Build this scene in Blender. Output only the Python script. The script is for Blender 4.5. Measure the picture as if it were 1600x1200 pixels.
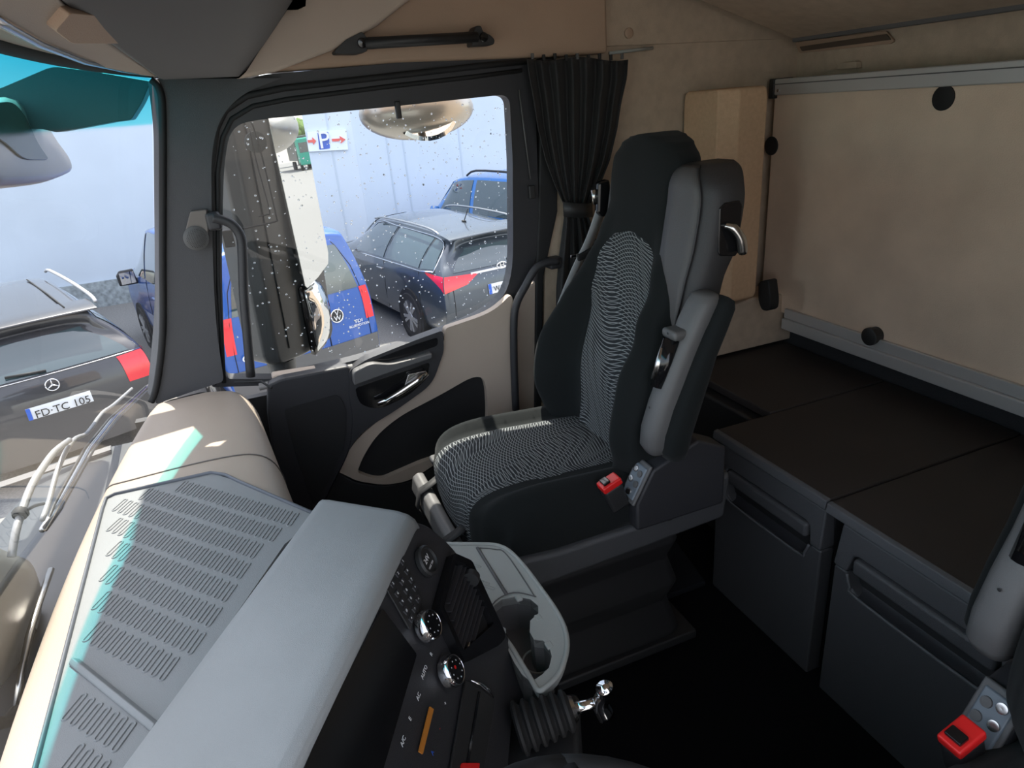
import bpy, bmesh, math, random
import numpy as np
from mathutils import Vector, Matrix, geometry
random.seed(7)
for o in list(bpy.data.objects): bpy.data.objects.remove(o)
SC = bpy.context.scene
COL = SC.collection

# ---------------------------------------------------------------- camera, sky, sun, exposure
FPX = 1050.0
H0 = 1.47                                  # eye height above the cab floor
_c = np.array([800., 600.])
_n = lambda v: v / np.linalg.norm(v)
_F = np.array([3887 - 800., -122 - 600., FPX]); _X = np.array([348 - 800., 193 - 600., FPX])
_xh = _n(_X); _rr = _n(_F - _xh * _n(_xh).dot(_F)); _up = np.cross(_xh, -_rr)
MW = np.stack([_xh, -_rr, _up], 1)         # world -> (right, down, forward)
cd = bpy.data.cameras.new('camera'); cam = bpy.data.objects.new('camera', cd); COL.objects.link(cam)
cd.sensor_fit = 'HORIZONTAL'; cd.sensor_width = 36.0; cd.lens = 36.0 * FPX / 1600.0
cd.clip_start = 0.02; cd.clip_end = 500
R = MW.T
m = Matrix(((R[0][0], -R[0][1], -R[0][2], 0), (R[1][0], -R[1][1], -R[1][2], 0), (R[2][0], -R[2][1], -R[2][2], 0), (0, 0, 0, 1)))
cam.matrix_world = Matrix.Translation((0, 0, H0)) @ m
SC.camera = cam
SC.view_settings.view_transform = 'Standard'; SC.view_settings.look = 'None'
SC.view_settings.gamma = 1.0; SC.view_settings.use_curve_mapping = False
SC.view_settings.exposure = 2.12
w = bpy.data.worlds.new('sky'); SC.world = w; w.use_nodes = True
nt = w.node_tree; nt.nodes.clear()
sky = nt.nodes.new('ShaderNodeTexSky'); sky.sky_type = 'NISHITA'; sky.sun_disc = False
SUN = Vector((.36, -.055, .66)).normalized()
sky.sun_elevation = math.asin(SUN.z); sky.sun_rotation = math.atan2(SUN.x, SUN.y)
sky.air_density = 1.0; sky.dust_density = 2.0; sky.ozone_density = 1.0
bgn = nt.nodes.new('ShaderNodeBackground'); bgn.inputs['Strength'].default_value = 0.16
wo = nt.nodes.new('ShaderNodeOutputWorld')
hz = nt.nodes.new('ShaderNodeMix'); hz.data_type = 'RGBA'; hz.inputs['Factor'].default_value = .5
hz.inputs['B'].default_value = (4.1, 3.75, 3.45, 1)      # thin bright cloud veil over the blue
nt.links.new(sky.outputs[0], hz.inputs['A']); nt.links.new(hz.outputs['Result'], bgn.inputs[0]); nt.links.new(bgn.outputs[0], wo.inputs[0])
sl = bpy.data.lights.new('sun', 'SUN'); sl.energy = 2.9; sl.angle = 0.009; sl.color = (1.0, .93, .82)
so = bpy.data.objects.new('sun', sl); COL.objects.link(so); so.rotation_euler = SUN.to_track_quat('Z', 'Y').to_euler()
so.location = (5, 0, 12)

# ---------------------------------------------------------------- pixel -> point on a real plane of the cab
def _ray(px, py): return MW.T @ np.array([px - 800., py - 600., FPX])
def PX(px, py, x): r = _ray(px, py); p = r * (x / r[0]); return Vector((p[0], p[1], p[2] + H0))
def PY(px, py, y): r = _ray(px, py); p = r * (y / r[1]); return Vector((p[0], p[1], p[2] + H0))
def PZ(px, py, z): r = _ray(px, py); p = r * ((z - H0) / r[2]); return Vector((p[0], p[1], p[2] + H0))
def PP(px, py, P, N):
    r = Vector(_ray(px, py)); P = Vector(P) - Vector((0, 0, H0)); N = Vector(N)
    p = r * (P.dot(N) / r.dot(N)); p.z += H0; return p

# ---------------------------------------------------------------- materials
def mat(name, col, rough=.6, metal=0., bump=0., bscale=200., var=0., vscale=6., spec=.5, coat=0., emit=0., trans=0., sheen=0., detail=2., ior=None):
    M = bpy.data.materials.new(name); M.use_nodes = True; n = M.node_tree.nodes; l = M.node_tree.links
    b = n['Principled BSDF']; b.inputs['Base Color'].default_value = (*col, 1)
    b.inputs['Roughness'].default_value = rough; b.inputs['Metallic'].default_value = metal
    b.inputs['Specular IOR Level'].default_value = spec; b.inputs['Coat Weight'].default_value = coat
    b.inputs['Coat Roughness'].default_value = .03
    b.inputs['Sheen Weight'].default_value = sheen
    if trans: b.inputs['Transmission Weight'].default_value = trans
    if ior: b.inputs['IOR'].default_value = ior
    if emit: b.inputs['Emission Color'].default_value = (*col, 1); b.inputs['Emission Strength'].default_value = emit
    tc = n.new('ShaderNodeTexCoord')
    if var:
        t = n.new('ShaderNodeTexNoise'); t.inputs['Scale'].default_value = vscale; t.inputs['Detail'].default_value = 6
        l.new(tc.outputs['Object'], t.inputs['Vector'])
        r = n.new('ShaderNodeValToRGB'); r.color_ramp.elements[0].position = .3; r.color_ramp.elements[1].position = .7
        r.color_ramp.elements[0].color = (*[max(0, c * (1 - var)) for c in col], 1); r.color_ramp.elements[1].color = (*[min(1, c * (1 + var)) for c in col], 1)
        l.new(t.outputs['Fac'], r.inputs[0]); l.new(r.outputs[0], b.inputs['Base Color'])
    if bump:
        t = n.new('ShaderNodeTexNoise'); t.inputs['Scale'].default_value = bscale; t.inputs['Detail'].default_value = detail
        l.new(tc.outputs['Object'], t.inputs['Vector'])
        u = n.new('ShaderNodeBump'); u.inputs['Strength'].default_value = bump; u.inputs['Distance'].default_value = .002
        l.new(t.outputs['Fac'], u.inputs['Height']); l.new(u.outputs[0], b.inputs['Normal'])
    return M
def srgb(r, g, b):
    f = lambda v: ((v / 255 + .055) / 1.055) ** 2.4 if v > 10 else v / 255 / 12.92
    return (f(r), f(g), f(b))
M = {}
M['beige'] = mat('beige_plastic', (.47, .385, .315), .55, bump=.25, bscale=900, var=.03)
M['brown'] = mat('tan_leatherette', (.42, .29, .205), .6, bump=.3, bscale=700, var=.04)
M['felt'] = mat('beige_felt_lining', (.50, .395, .30), .95, bump=.5, bscale=500, var=.08, vscale=30, spec=.2)
M['board'] = mat('beige_board_fabric', (.70, .545, .42), .95, bump=.5, bscale=260, var=.10, vscale=5, spec=.2)
M['pad'] = mat('tan_woven_fabric', (.58, .39, .25), .95, bump=.6, bscale=600, var=.06, vscale=80, spec=.2)
M['grey'] = mat('grey_plastic', (.24, .247, .248), .55, bump=.3, bscale=1100, var=.04, vscale=9)
M['mat'] = mat('grey_rubber_mat', (.21, .22, .225), .6, bump=.25, bscale=900, var=.04)
M['lip'] = mat('locker_lip_lit', (.11, .112, .118), .45, bump=.5, bscale=700)  # lighter copy of the locker plastic; light on the lip put in its colour
M['visor'] = mat('visor_grey', (.12, .115, .115), .7)
M['lgrey'] = mat('light_grey_plastic', (.37, .38, .36), .6, bump=.3, bscale=1200)
M['pillar'] = mat('charcoal_trim', (.065, .065, .07), .6, bump=.4, bscale=900)
M['blk'] = mat('black_plastic', (.022, .022, .023), .5, bump=.2, bscale=900)
M['blk2'] = mat('dark_satin_plastic', (.030, .030, .034), .45, bump=.3, bscale=800)
M['gloss'] = mat('gloss_black', (.008, .008, .009), .12)
M['rubber'] = mat('black_rubber', (.012, .012, .013), .7)
M['lock'] = mat('locker_plastic', (.065, .066, .07), .42, bump=.5, bscale=700)
M['lid'] = mat('dark_brown_lid', (.035, .029, .027), .6, bump=.35, bscale=900, var=.08)
M['carpet'] = mat('black_carpet', (.008, .008, .009), 1., bump=1., bscale=900, spec=.05)
M['fmat'] = mat('dark_blue_grey_mat', (.012, .014, .018), .8, bump=.6, bscale=500, spec=.2)
M['velour'] = mat('dark_velour', (.0125, .0145, .0148), .95, bump=.4, bscale=900, spec=.1, sheen=.06)
M['leather'] = mat('grey_leather', (.085, .08, .08), .5, bump=.4, bscale=900)
M['leather2'] = mat('dark_grey_leather', (.035, .034, .036), .5, bump=.4, bscale=900)
M['seatgrey'] = mat('mid_grey_plastic', (.11, .108, .108), .45, bump=.3, bscale=1100)
M['alu'] = mat('brushed_aluminium', (.60, .59, .58), .45, metal=.45)
M['dash'] = mat('beige_dash_skin', (.37, .305, .245), .55, bump=.25, bscale=900, var=.03)
M['chrome'] = mat('chrome', (.85, .85, .87), .08, metal=1.)
M['satin'] = mat('satin_chrome', (.62, .60, .58), .25, metal=1.)
M['red'] = mat('red_plastic', (.75, .02, .02), .3)
M['wiper'] = mat('wiper_silver', (.30, .30, .30), .4, metal=.3)
M['belt'] = mat('grey_webbing', (.42, .43, .44), .7, bump=.5, bscale=900)
M['curtain'] = mat('black_curtain_cloth', (.020, .020, .021), .75, bump=.3, bscale=600, sheen=.05)
M['white'] = mat('white_print', (.75, .76, .78), .5)
M['orange'] = mat('orange_print', (.55, .2, .03), .5)
M['mirror'] = mat('mirror_glass', (.66, .68, .68), .01, metal=1.)
M['mhouse'] = mat('mirror_housing', (.05, .055, .058), .35, bump=.2, bscale=500)
M['pad_blue'] = mat('blue_grey_panel', (.16, .19, .22), .3)
M['wall'] = mat('painted_concrete_wall', (.58, .66, .76), .9, var=.05, vscale=.8, spec=.2)
M['plinth'] = mat('stone_plinth', (.30, .34, .36), .95, var=.35, vscale=12)
M['asphalt'] = mat('asphalt', (.20, .197, .19), .95, var=.2, vscale=40, bump=.5, bscale=60)
M['vblue'] = mat('van_blue_paint', (.012, .085, .36), .28, coat=.8, spec=.5)
M['sblue'] = mat('suv_blue_paint', (.02, .16, .50), .28, coat=.8)
M['wgrey'] = mat('wagon_grey_paint', (.055, .07, .09), .3, metal=.4, coat=1.)
M['bgrey'] = mat('estate_black_paint', (.05, .05, .056), .3, metal=.3, coat=1.)
M['cglass'] = mat('car_glass', (.035, .06, .07), .04, coat=1., spec=.9)
M['lamp'] = mat('red_lamp', (.80, .015, .03), .1, coat=1.)
M['lampc'] = mat('clear_lamp', (.75, .75, .78), .1, coat=1.)
M['tyre'] = mat('tyre', (.02, .02, .021), .85)
M['rim'] = mat('alloy_rim', (.55, .56, .58), .3, metal=.8)
M['plate'] = mat('plate_white', (.75, .77, .80), .4)
M['pblue'] = mat('plate_blue', (.02, .10, .5), .4)
M['sign'] = mat('sign_white', (.72, .80, .90), .4)
M['wood'] = mat('logs', (.3, .24, .19), .9, var=.3, vscale=10)
M['tan'] = mat('beige_cladding', (.48, .38, .27), .8)
M['leaf'] = mat('foliage', (.10, .17, .04), .9, var=.4, vscale=3)
M['truckgreen'] = mat('green_truck_paint', (.03, .35, .25), .4)
M['clamp'] = mat('speaker_bronze', (.13, .115, .105), .4, metal=.3)

def glass_mat(name, band=False):
    G = bpy.data.materials.new(name); G.use_nodes = True; n = G.node_tree.nodes; l = G.node_tree.links; n.clear()
    out = n.new('ShaderNodeOutputMaterial'); mx = n.new('ShaderNodeMixShader'); tr = n.new('ShaderNodeBsdfTransparent'); gl = n.new('ShaderNodeBsdfGlossy')
    gl.inputs['Roughness'].default_value = .0
    lw = n.new('ShaderNodeLayerWeight'); lw.inputs['Blend'].default_value = .5
    p = n.new('ShaderNodeMath'); p.operation = 'POWER'; p.inputs[1].default_value = 4.
    a = n.new('ShaderNodeMath'); a.operation = 'MULTIPLY_ADD'; a.inputs[1].default_value = .35; a.inputs[2].default_value = .045
    l.new(lw.outputs['Facing'], p.inputs[0]); l.new(p.outputs[0], a.inputs[0]); l.new(a.outputs[0], mx.inputs[0])
    l.new(tr.outputs[0], mx.inputs[1]); l.new(gl.outputs[0], mx.inputs[2]); l.new(mx.outputs[0], out.inputs[0])
    tr.inputs[0].default_value = (.93, .96, .96, 1)
    if band:
        tc = n.new('ShaderNodeTexCoord'); sp = n.new('ShaderNodeSeparateXYZ'); r = n.new('ShaderNodeValToRGB')
        l.new(tc.outputs['UV'], sp.inputs[0]); l.new(sp.outputs['Y'], r.inputs[0]); l.new(r.outputs[0], tr.inputs[0])
        e = r.color_ramp.elements; e[0].position = 0.0; e[0].color = (.93, .96, .96, 1)
        e[1].position = 1.0; e[1].color = (.0, .50, .60, 1)
        q = e.new(.862); q.color = (.93, .96, .96, 1); q = e.new(.868); q.color = (.22, .80, .80, 1)
    return G
M['glass'] = glass_mat('side_window_glass'); M['wsglass'] = glass_mat('windscreen_glass', True)

def fabric_mat():
    G = mat('patterned_seat_fabric', (.03, .033, .036), .95, bump=.3, bscale=900, spec=.1)
    n = G.node_tree.nodes; l = G.node_tree.links; b = n['Principled BSDF']
    tc = n.new('ShaderNodeTexCoord'); sp = n.new('ShaderNodeSeparateXYZ'); l.new(tc.outputs['UV'], sp.inputs[0])
    def mth(op, a, b_=None, c_=None):
        q = n.new('ShaderNodeMath'); q.operation = op
        for i, v in enumerate((a, b_, c_)):
            if v is None: continue
            if isinstance(v, (int, float)): q.inputs[i].default_value = v
            else: l.new(v, q.inputs[i])
        return q.outputs[0]
    U, V = sp.outputs['X'], sp.outputs['Y']
    def fam(freq, amp, ku, kv, ph, tilt):
        s = mth('SINE', mth('ADD', mth('ADD', mth('MULTIPLY', U, ku), mth('MULTIPLY', V, kv)), ph))
        f = mth('ADD', mth('ADD', mth('MULTIPLY', V, freq), mth('MULTIPLY', U, tilt)), mth('MULTIPLY', s, amp))
        return mth('LESS_THAN', mth('FRACT', f), .16)
    m1 = mth('MAXIMUM', fam(105, 1.7, 24, 9, 0., 0), fam(105, 2.3, 19, 14, 2.4, 26))
    mx = n.new('ShaderNodeMix'); mx.data_type = 'RGBA'
    mx.inputs['A'].default_value = (.028, .031, .034, 1); mx.inputs['B'].default_value = (.30, .315, .32, 1)
    l.new(mth('MULTIPLY', m1, .8), mx.inputs['Factor']); l.new(mx.outputs['Result'], b.inputs['Base Color'])
    return G
M['fabric'] = fabric_mat()

# ---------------------------------------------------------------- helpers
def thing(name, label, cat, loc=(0, 0, 0), rz=0, group=None):
    o = bpy.data.objects.new(name, None); COL.objects.link(o); o.location = loc; o.rotation_euler = (0, 0, rz)
    o.empty_display_size = .05
    tag(o, label, cat, group); return o
def tag(o, label, cat, group=None, kind=None):
    o['label'] = label; o['category'] = cat
    if group: o['group'] = group
    if kind: o['kind'] = kind
    return o
def struct(o): o['kind'] = 'structure'; return o
LOCAL = [False]
def make(name, vs, fs, m, parent=None, smooth=False, bevel=0, seg=2, sub=0, uvs=None, solid=0, local=None):
    me = bpy.data.meshes.new(name); me.from_pydata([tuple(v) for v in vs], [], [tuple(f) for f in fs]); me.validate()
    if uvs is not None:
        ul = me.uv_layers.new(name='UVMap')
        for lp in me.loops: ul.data[lp.index].uv = uvs[lp.vertex_index]
    bm = bmesh.new(); bm.from_mesh(me)
    bmesh.ops.recalc_face_normals(bm, faces=bm.faces); bm.to_mesh(me); bm.free()
    me.materials.append(M[m] if isinstance(m, str) else m)
    for p in me.polygons: p.use_smooth = smooth
    o = bpy.data.objects.new(name, me); COL.objects.link(o)
    if parent is not None:
        o.parent = parent
        if not (LOCAL[0] if local is None else local):
            if parent.type == 'EMPTY':
                o.matrix_parent_inverse = (Matrix.Translation(parent.location) @ parent.rotation_euler.to_matrix().to_4x4()).inverted()
    if solid:
        d = o.modifiers.new('solid', 'SOLIDIFY'); d.thickness = abs(solid); d.offset = 1 if solid > 0 else -1
    if bevel:
        d = o.modifiers.new('bevel', 'BEVEL'); d.width = bevel; d.segments = seg; d.limit_method = 'ANGLE'; d.angle_limit = math.radians(32)
        for p in me.polygons: p.use_smooth = True
        d.harden_normals = False
        e = o.modifiers.new('wn', 'WEIGHTED_NORMAL'); e.keep_sharp = True
    if sub:
        d = o.modifiers.new('sub', 'SUBSURF'); d.levels = sub; d.render_levels = sub
        for p in me.polygons: p.use_smooth = True
    return o
class MB:
    def __init__(s): s.v = []; s.f = []
    def add(s, vs, fs):
        k = len(s.v); s.v += [Vector(v) for v in vs]; s.f += [tuple(i + k for i in f) for f in fs]; return s
    def build(s, name, m, parent=None, **k): return make(name, s.v, s.f, m, parent, **k)
def box_vf(c, sx, sy, sz, rot=None):
    vs = [Vector((a * sx / 2, b * sy / 2, d * sz / 2)) for a in (-1, 1) for b in (-1, 1) for d in (-1, 1)]
    if rot is not None: vs = [rot @ v for v in vs]
    return [v + Vector(c) for v in vs], [(0, 1, 3, 2), (4, 6, 7, 5), (0, 4, 5, 1), (2, 3, 7, 6), (0, 2, 6, 4), (1, 5, 7, 3)]
def box(name, c, s, m, parent=None, bevel=.003, rot=None, **k):
    v, f = box_vf(c, *s, rot=rot); return make(name, v, f, m, parent, bevel=bevel, **k)
def bbox(name, a, b, m, parent=None, bevel=.003, **k):
    a, b = Vector(a), Vector(b); return box(name, (a + b) / 2, tuple(abs(x) for x in (b - a)), m, parent, bevel, **k)
def prism_vf(P, ext):
    n = len(P); P = [Vector(p) for p in P]; e = Vector(ext)
    vs = P + [p + e for p in P]
    return vs, [tuple(range(n)), tuple(range(2 * n - 1, n - 1, -1))] + [(i, i + n, (i + 1) % n + n, (i + 1) % n) for i in range(n)]
def prism(name, P, ext, m, parent=None, bevel=.003, **k):
    v, f = prism_vf(P, ext); return make(name, v, f, m, parent, bevel=bevel, **k)
def ring(name, O, I, ext, m, parent=None, **k):
    O = [Vector(p) for p in O]; I = [Vector(p) for p in I]; e = Vector(ext); tr = geometry.tessellate_polygon([O, I])
    A = O + I; n = len(A); vs = A + [p + e for p in A]; fs = [tuple(t) for t in tr] + [tuple(i + n for i in reversed(t)) for t in tr]
    for s, c in ((0, len(O)), (len(O), len(I))):
        fs += [(s + i, s + (i + 1) % c, s + (i + 1) % c + n, s + i + n) for i in range(c)]
    return make(name, vs, fs, m, parent, **k)
def rnd(pts, r=10, n=5):
    """round the corners of a closed pixel polygon; a point may carry its own radius"""
    out = []; L = len(pts)
    for i in range(L):
        p = Vector(pts[i][:2]); a = Vector(pts[i - 1][:2]); b = Vector(pts[(i + 1) % L][:2]); rr = pts[i][2] if len(pts[i]) > 2 else r
        if rr <= 0: out.append((p.x, p.y)); continue
        d1 = min(rr, (a - p).length * .48); d2 = min(rr, (b - p).length * .48)
        q1 = p + (a - p).normalized() * d1; q2 = p + (b - p).normalized() * d2
        for k in range(n + 1):
            t = k / n; v = q1 * (1 - t) ** 2 + p * 2 * t * (1 - t) + q2 * t * t; out.append((v.x, v.y))
    return out
def crom(P, n=6, closed=False):
    P = [Vector(p) for p in P]; L = len(P); out = []
    for i in range(L if closed else L - 1):
        g = lambda k: P[k % L] if closed else P[max(0, min(L - 1, k))]
        p0, p1, p2, p3 = g(i - 1), g(i), g(i + 1), g(i + 2)
        for k in range(n):
            t = k / n; out.append(.5 * ((2 * p1) + (p2 - p0) * t + (2 * p0 - 5 * p1 + 4 * p2 - p3) * t * t + (3 * p1 - p0 - 3 * p2 + p3) * t ** 3))
    if not closed: out.append(P[-1])
    return out
def loft_vf(rows, closed=False, cap=False):
    n = len(rows[0]); vs = [Vector(p) for r in rows for p in r]; fs = []
    for i in range(len(rows) - 1):
        for j in range(n if closed else n - 1):
            fs.append((i * n + j, i * n + (j + 1) % n, (i + 1) * n + (j + 1) % n, (i + 1) * n + j))
    if cap: fs += [tuple(range(n)), tuple(range(len(vs) - 1, len(vs) - n - 1, -1))]
    return vs, fs
def loft(name, rows, m, parent=None, closed=False, cap=False, smooth=True, **k):
    v, f = loft_vf(rows, closed, cap); return make(name, v, f, m, parent, smooth=smooth, **k)
def tube_vf(P, r, n=10, ry=None, updir=None):
    P = [Vector(p) for p in P]; rows = []; L = len(P); prev = None
    for i, p in enumerate(P):
        t = (P[min(i + 1, L - 1)] - P[max(i - 1, 0)]).normalized()
        if prev is None:
            u = Vector(updir) if updir else (Vector((0, 0, 1)) if abs(t.z) < .9 else Vector((1, 0, 0)))
        else: u = prev
        u = (u - t * u.dot(t)).normalized(); prev = u; v = t.cross(u)
        a = r[i] if isinstance(r, (list, tuple)) else r; b = (ry[i] if isinstance(ry, (list, tuple)) else ry) if ry else a
        rows.append([p + u * math.cos(2 * math.pi * k / n) * a + v * math.sin(2 * math.pi * k / n) * b for k in range(n)])
    return loft_vf(rows, True, True)
def tube(name, P, r, m, parent=None, n=10, ry=None, updir=None, **k):
    v, f = tube_vf(P, r, n, ry, updir); return make(name, v, f, m, parent, smooth=True, **k)
def frame(N, up=(0, 0, 1)):
    N = Vector(N).normalized(); u = Vector(up); u = (u - N * u.dot(N)).normalized(); return u.cross(N), u, N   # right, up, normal
def lathe_vf(prof, C, ax, n=24):
    r_, u_, N = frame(ax, (0, 0, 1) if abs(Vector(ax).normalized().z) < .9 else (0, 1, 0)); C = Vector(C)
    rows = [[C + N * h + (r_ * math.cos(2 * math.pi * k / n) + u_ * math.sin(2 * math.pi * k / n)) * max(r, 1e-5) for k in range(n)] for r, h in prof]
    return loft_vf(rows, True, True)
def lathe(name, prof, C, ax, m, parent=None, n=24, smooth=True, **k):
    v, f = lathe_vf(prof, C, ax, n); o = make(name, v, f, m, parent, smooth=smooth, **k)
    if smooth and not k.get('bevel'): 
        e = o.modifiers.new('es', 'EDGE_SPLIT'); e.split_angle = math.radians(40)
    return o
def text(name, s, size, O, xd, yd, m, parent=None, ext=.0006, center=False, sx=1.):
    cu = bpy.data.curves.new('t', 'FONT'); cu.body = s; cu.size = size; cu.extrude = ext; cu.resolution_u = 3
    if center: cu.align_x = 'CENTER'; cu.align_y = 'CENTER'
    t = bpy.data.objects.new('t', cu); COL.objects.link(t)
    me = bpy.data.meshes.new_from_object(t.evaluated_get(bpy.context.evaluated_depsgraph_get()))
    bpy.data.objects.remove(t); xd = Vector(xd).normalized(); yd = Vector(yd).normalized(); zd = xd.cross(yd)
    vs = [Vector(O) + xd * v.co.x * sx + yd * v.co.y + zd * v.co.z for v in me.vertices]
    fs = [tuple(p.vertices) for p in me.polygons]; bpy.data.meshes.remove(me)
    return make(name, vs, fs, m, parent)
X2 = 2.0
def xs(pts, x): return [PX(p[0], p[1], x) for p in pts]
def ys(pts, y): return [PY(p[0], p[1], y) for p in pts]
def zs(pts, z): return [PZ(p[0], p[1], z) for p in pts]
V = Vector

# ================================================================ CAB SHELL
ZF = 0.0
struct(bbox('floor', (-.35, -1.95, -.08), (2.06, .75, 0), 'carpet', bevel=0))
struct(bbox('wall_rear', (-.35, -1.97, 0), (2.06, -1.885, 2.05), 'felt', bevel=0))
struct(bbox('ceiling', (-.35, -1.97, 2.05), (2.06, .2, 2.10), 'felt', bevel=0))
struct(bbox('wall_firewall', (-.35, .37, -.08), (2.02, .40, .69), 'blk', bevel=0))
struct(bbox('wall_left', (-.40, -1.97, -.08), (-.35, -.72, 2.10), 'felt', bevel=0))
# rear half of the passenger side wall, lower and upper lining
struct(prism('wall_right', [V((2.02, -.84, 0)), V((2.02, -1.89, 0)), V((2.02, -1.89, 1.585)), V((2.02, -.84, 1.60))], (.05, 0, 0), 'felt', bevel=0))
struct(prism('wall_right', [V((2.012, -1.0, 1.592)), V((2.012, -1.89, 1.577)), V((2.012, -1.89, 2.05)), V((2.012, -1.0, 2.05))], (.06, 0, 0), 'felt', bevel=.004))
# tan leatherette header panel above the door
hp = xs([(300, 118), (430, 112), (620, 98), (830, 91), (951, 83)], 1.975)
P_ = [V((1.975, p.y, p.z)) for p in hp] + [V((1.975, hp[-1].y, 2.05)), V((1.975, .16, 2.05))]
struct(prism('trim_1', P_, (.07, 0, 0), 'brown', bevel=.012))
# light curtain rail
r = tube('curtain_rail', [PX(952, 83, 1.99), PX(1020, 75, 1.99)], .005, 'lgrey', n=8)
tag(r, 'short grey curtain rail on the side lining beside the curtain top', 'rail')
struct(bbox('wall_front_right', (2.04, -.84, -.08), (2.07, .42, .70), 'blk', bevel=0))
# little round cap in lining
c = PX(982, 52, 2.01)
tag(lathe('trim_plug', [(0, 0), (.015, 0), (.015, .004), (.012, .006), (0, .006)], c, (-1, 0, 0), 'brown'), 'small round tan plug in the upper side lining above the curtain', 'plug')
# A-pillar
ap = rnd([(246, 122, 4), (255, 196, 30), (256, 400, 0), (256, 500, 60), (243, 632, 5), (300, 612, 20), (350, 596, 8), (336, 500, 80), (331, 350, 40), (330, 235, 40), (345, 180, 30), (380, 146, 20), (440, 122, 3)], 10)
struct(prism('trim_2', [PX(*p, 1.965) for p in ap], (.10, .03, 0), 'pillar', bevel=.008))
# thin black windscreen seal along the pillar and the roof edge
sp_ = [PX(*p, 1.962) for p in [(236, 124), (249, 140), (254, 190), (254, 400), (254, 520), (245, 600), (236, 628)]]
struct(tube('trim_3', crom(sp_, 4), .009, 'rubber', n=8))

# ---- windscreen (real curved glass, tinted band at its top edge)
def yb(x): return .43 - .10 * ((x - .9) / 1.1) ** 2
def yt(x): return .290 - .145 * abs((x - .9) / 1.1) ** 2.5
def WS(x, z):
    t = (z - .8) / .78
    return V((x, yb(x) + (yt(x) - yb(x)) * t + .02 * t * (1 - t), z))
def ZT(x): return 1.598
rows = []; uv = []
for j in range(17):
    z = .60 + (1.62 - .60) * j / 16
    rows.append([WS(-.25 + 2.27 * i / 30, z) for i in range(31)]); uv += [(i / 30, j / 16) for i in range(31)]
struct(loft('window_1', rows, 'wsglass', uvs=uv))
# roof edge seal of windscreen
struct(tube('trim_4', [WS(-.25 + 2.27 * i / 30, ZT(-.25 + 2.27 * i / 30)) + V((0, -.012, 0)) for i in range(31)], .013, 'rubber', n=8))

# ---- passenger door
D = 'door_1'
door = thing(D, 'passenger door with dark armrest, beige lower panel and black window frame', 'door', (1.98, -.36, .5)); struct(door)
win = rnd([(352, 592, 10), (346, 420, 60), (350, 250, 50), (362, 196, 40), (410, 186, 20), (600, 168, 40), (796, 147, 18), (801, 250, 10), (802, 440, 60), (770, 484, 40), (690, 519, 40), (560, 562, 30), (430, 592, 10)], 10, 6)
outer = rnd([(331, 605, 4), (330, 430, 60), (326, 270, 40), (338, 150, 40), (395, 118, 30), (600, 100, 30), (830, 76, 10), (838, 200, 10), (842, 330, 5), (838, 400, 5), (812, 470, 20), (806, 485, 5), (788, 489, 20), (695, 529, 20), (560, 572, 20), (430, 602, 5)], 8, 6)
ring('window_frame', xs(outer, 1.985), xs(win, 1.985), (.05, 0, 0), 'blk2', door)
inner2 = rnd([(352, 592, 10), (344, 420, 60), (345, 250, 50), (356, 185, 40), (410, 168, 20), (600, 146, 40), (812, 122, 18), (820, 250, 10), (818, 440, 60), (770, 494, 40), (690, 526, 40), (560, 570, 30), (430, 600, 10)], 10, 6)
def seal(name, pts, x, r, par=door): return tube(name, [PX(*p, x) for p in pts], r, 'rubber', par, n=8)
seal('door_seal', [(334, 600), (333, 430), (330, 260), (338, 200), (352, 172), (385, 150), (440, 138), (600, 120), (740, 104), (832, 95)], 1.975, .008)
seal('door_seal', [(350, 598), (341, 430), (340, 270), (348, 215), (362, 186), (395, 166), (450, 155), (600, 136), (740, 120), (815, 110)], 1.982, .006)
g = loft('window_2', [[PX(*p, 2.012) for p in a] for a in ([(330, 170), (820, 120)], [(330, 610), (820, 520)])], 'glass'); struct(g)
# blind guide rod and clip on the rear frame bar
tube('guide_rod', xs([(811, 140), (829, 280)], 1.975), .0025, 'seatgrey', door, n=6)
box('rod_clip', PX(831, 300, 1.975), (.012, .02, .04), 'blk', door)
box('window_clip', PX(622, 172, 1.98), (.02, .014, .045), 'blk', door)
# door skin
X = 1.985
bei = rnd([(425, 588, 4), (560, 567, 10), (695, 518, 10), (770, 487, 30), (800, 455, 20), (806, 470, 5), (806, 660, 5), (800, 800, 5), (560, 800, 5), (430, 800, 5)], 8)
prism('door_skin', xs(bei, X), (.045, 0, 0), 'beige', door, bevel=.006)
# bulged beige band running round the pocket
band_o = [(528, 737, 3), (552, 690, 30), (600, 650, 30), (672, 600, 30), (692, 545, 20), (696, 513, 5), (770, 488, 30), (800, 458, 10), (804, 500, 3), (803, 700, 5), (700, 712, 20), (640, 752, 20), (600, 758, 15), (560, 752, 8)]
pock = rnd([(762, 640, 10), (760, 604, 12), (753, 588, 10), (735, 590, 15), (690, 616, 20), (625, 650, 20), (588, 680, 25), (566, 716, 15), (558, 738, 6), (580, 747, 10), (598, 749, 8), (660, 722, 10), (760, 690, 6)], 8)
ring('lower_band', xs(rnd(band_o, 8), 1.955), xs(pock, 1.955), (.03, 0, 0), 'beige', door)
prism('pocket_back', xs(pock, 1.978), (.01, 0, 0), 'rubber', door, bevel=0)
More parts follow.
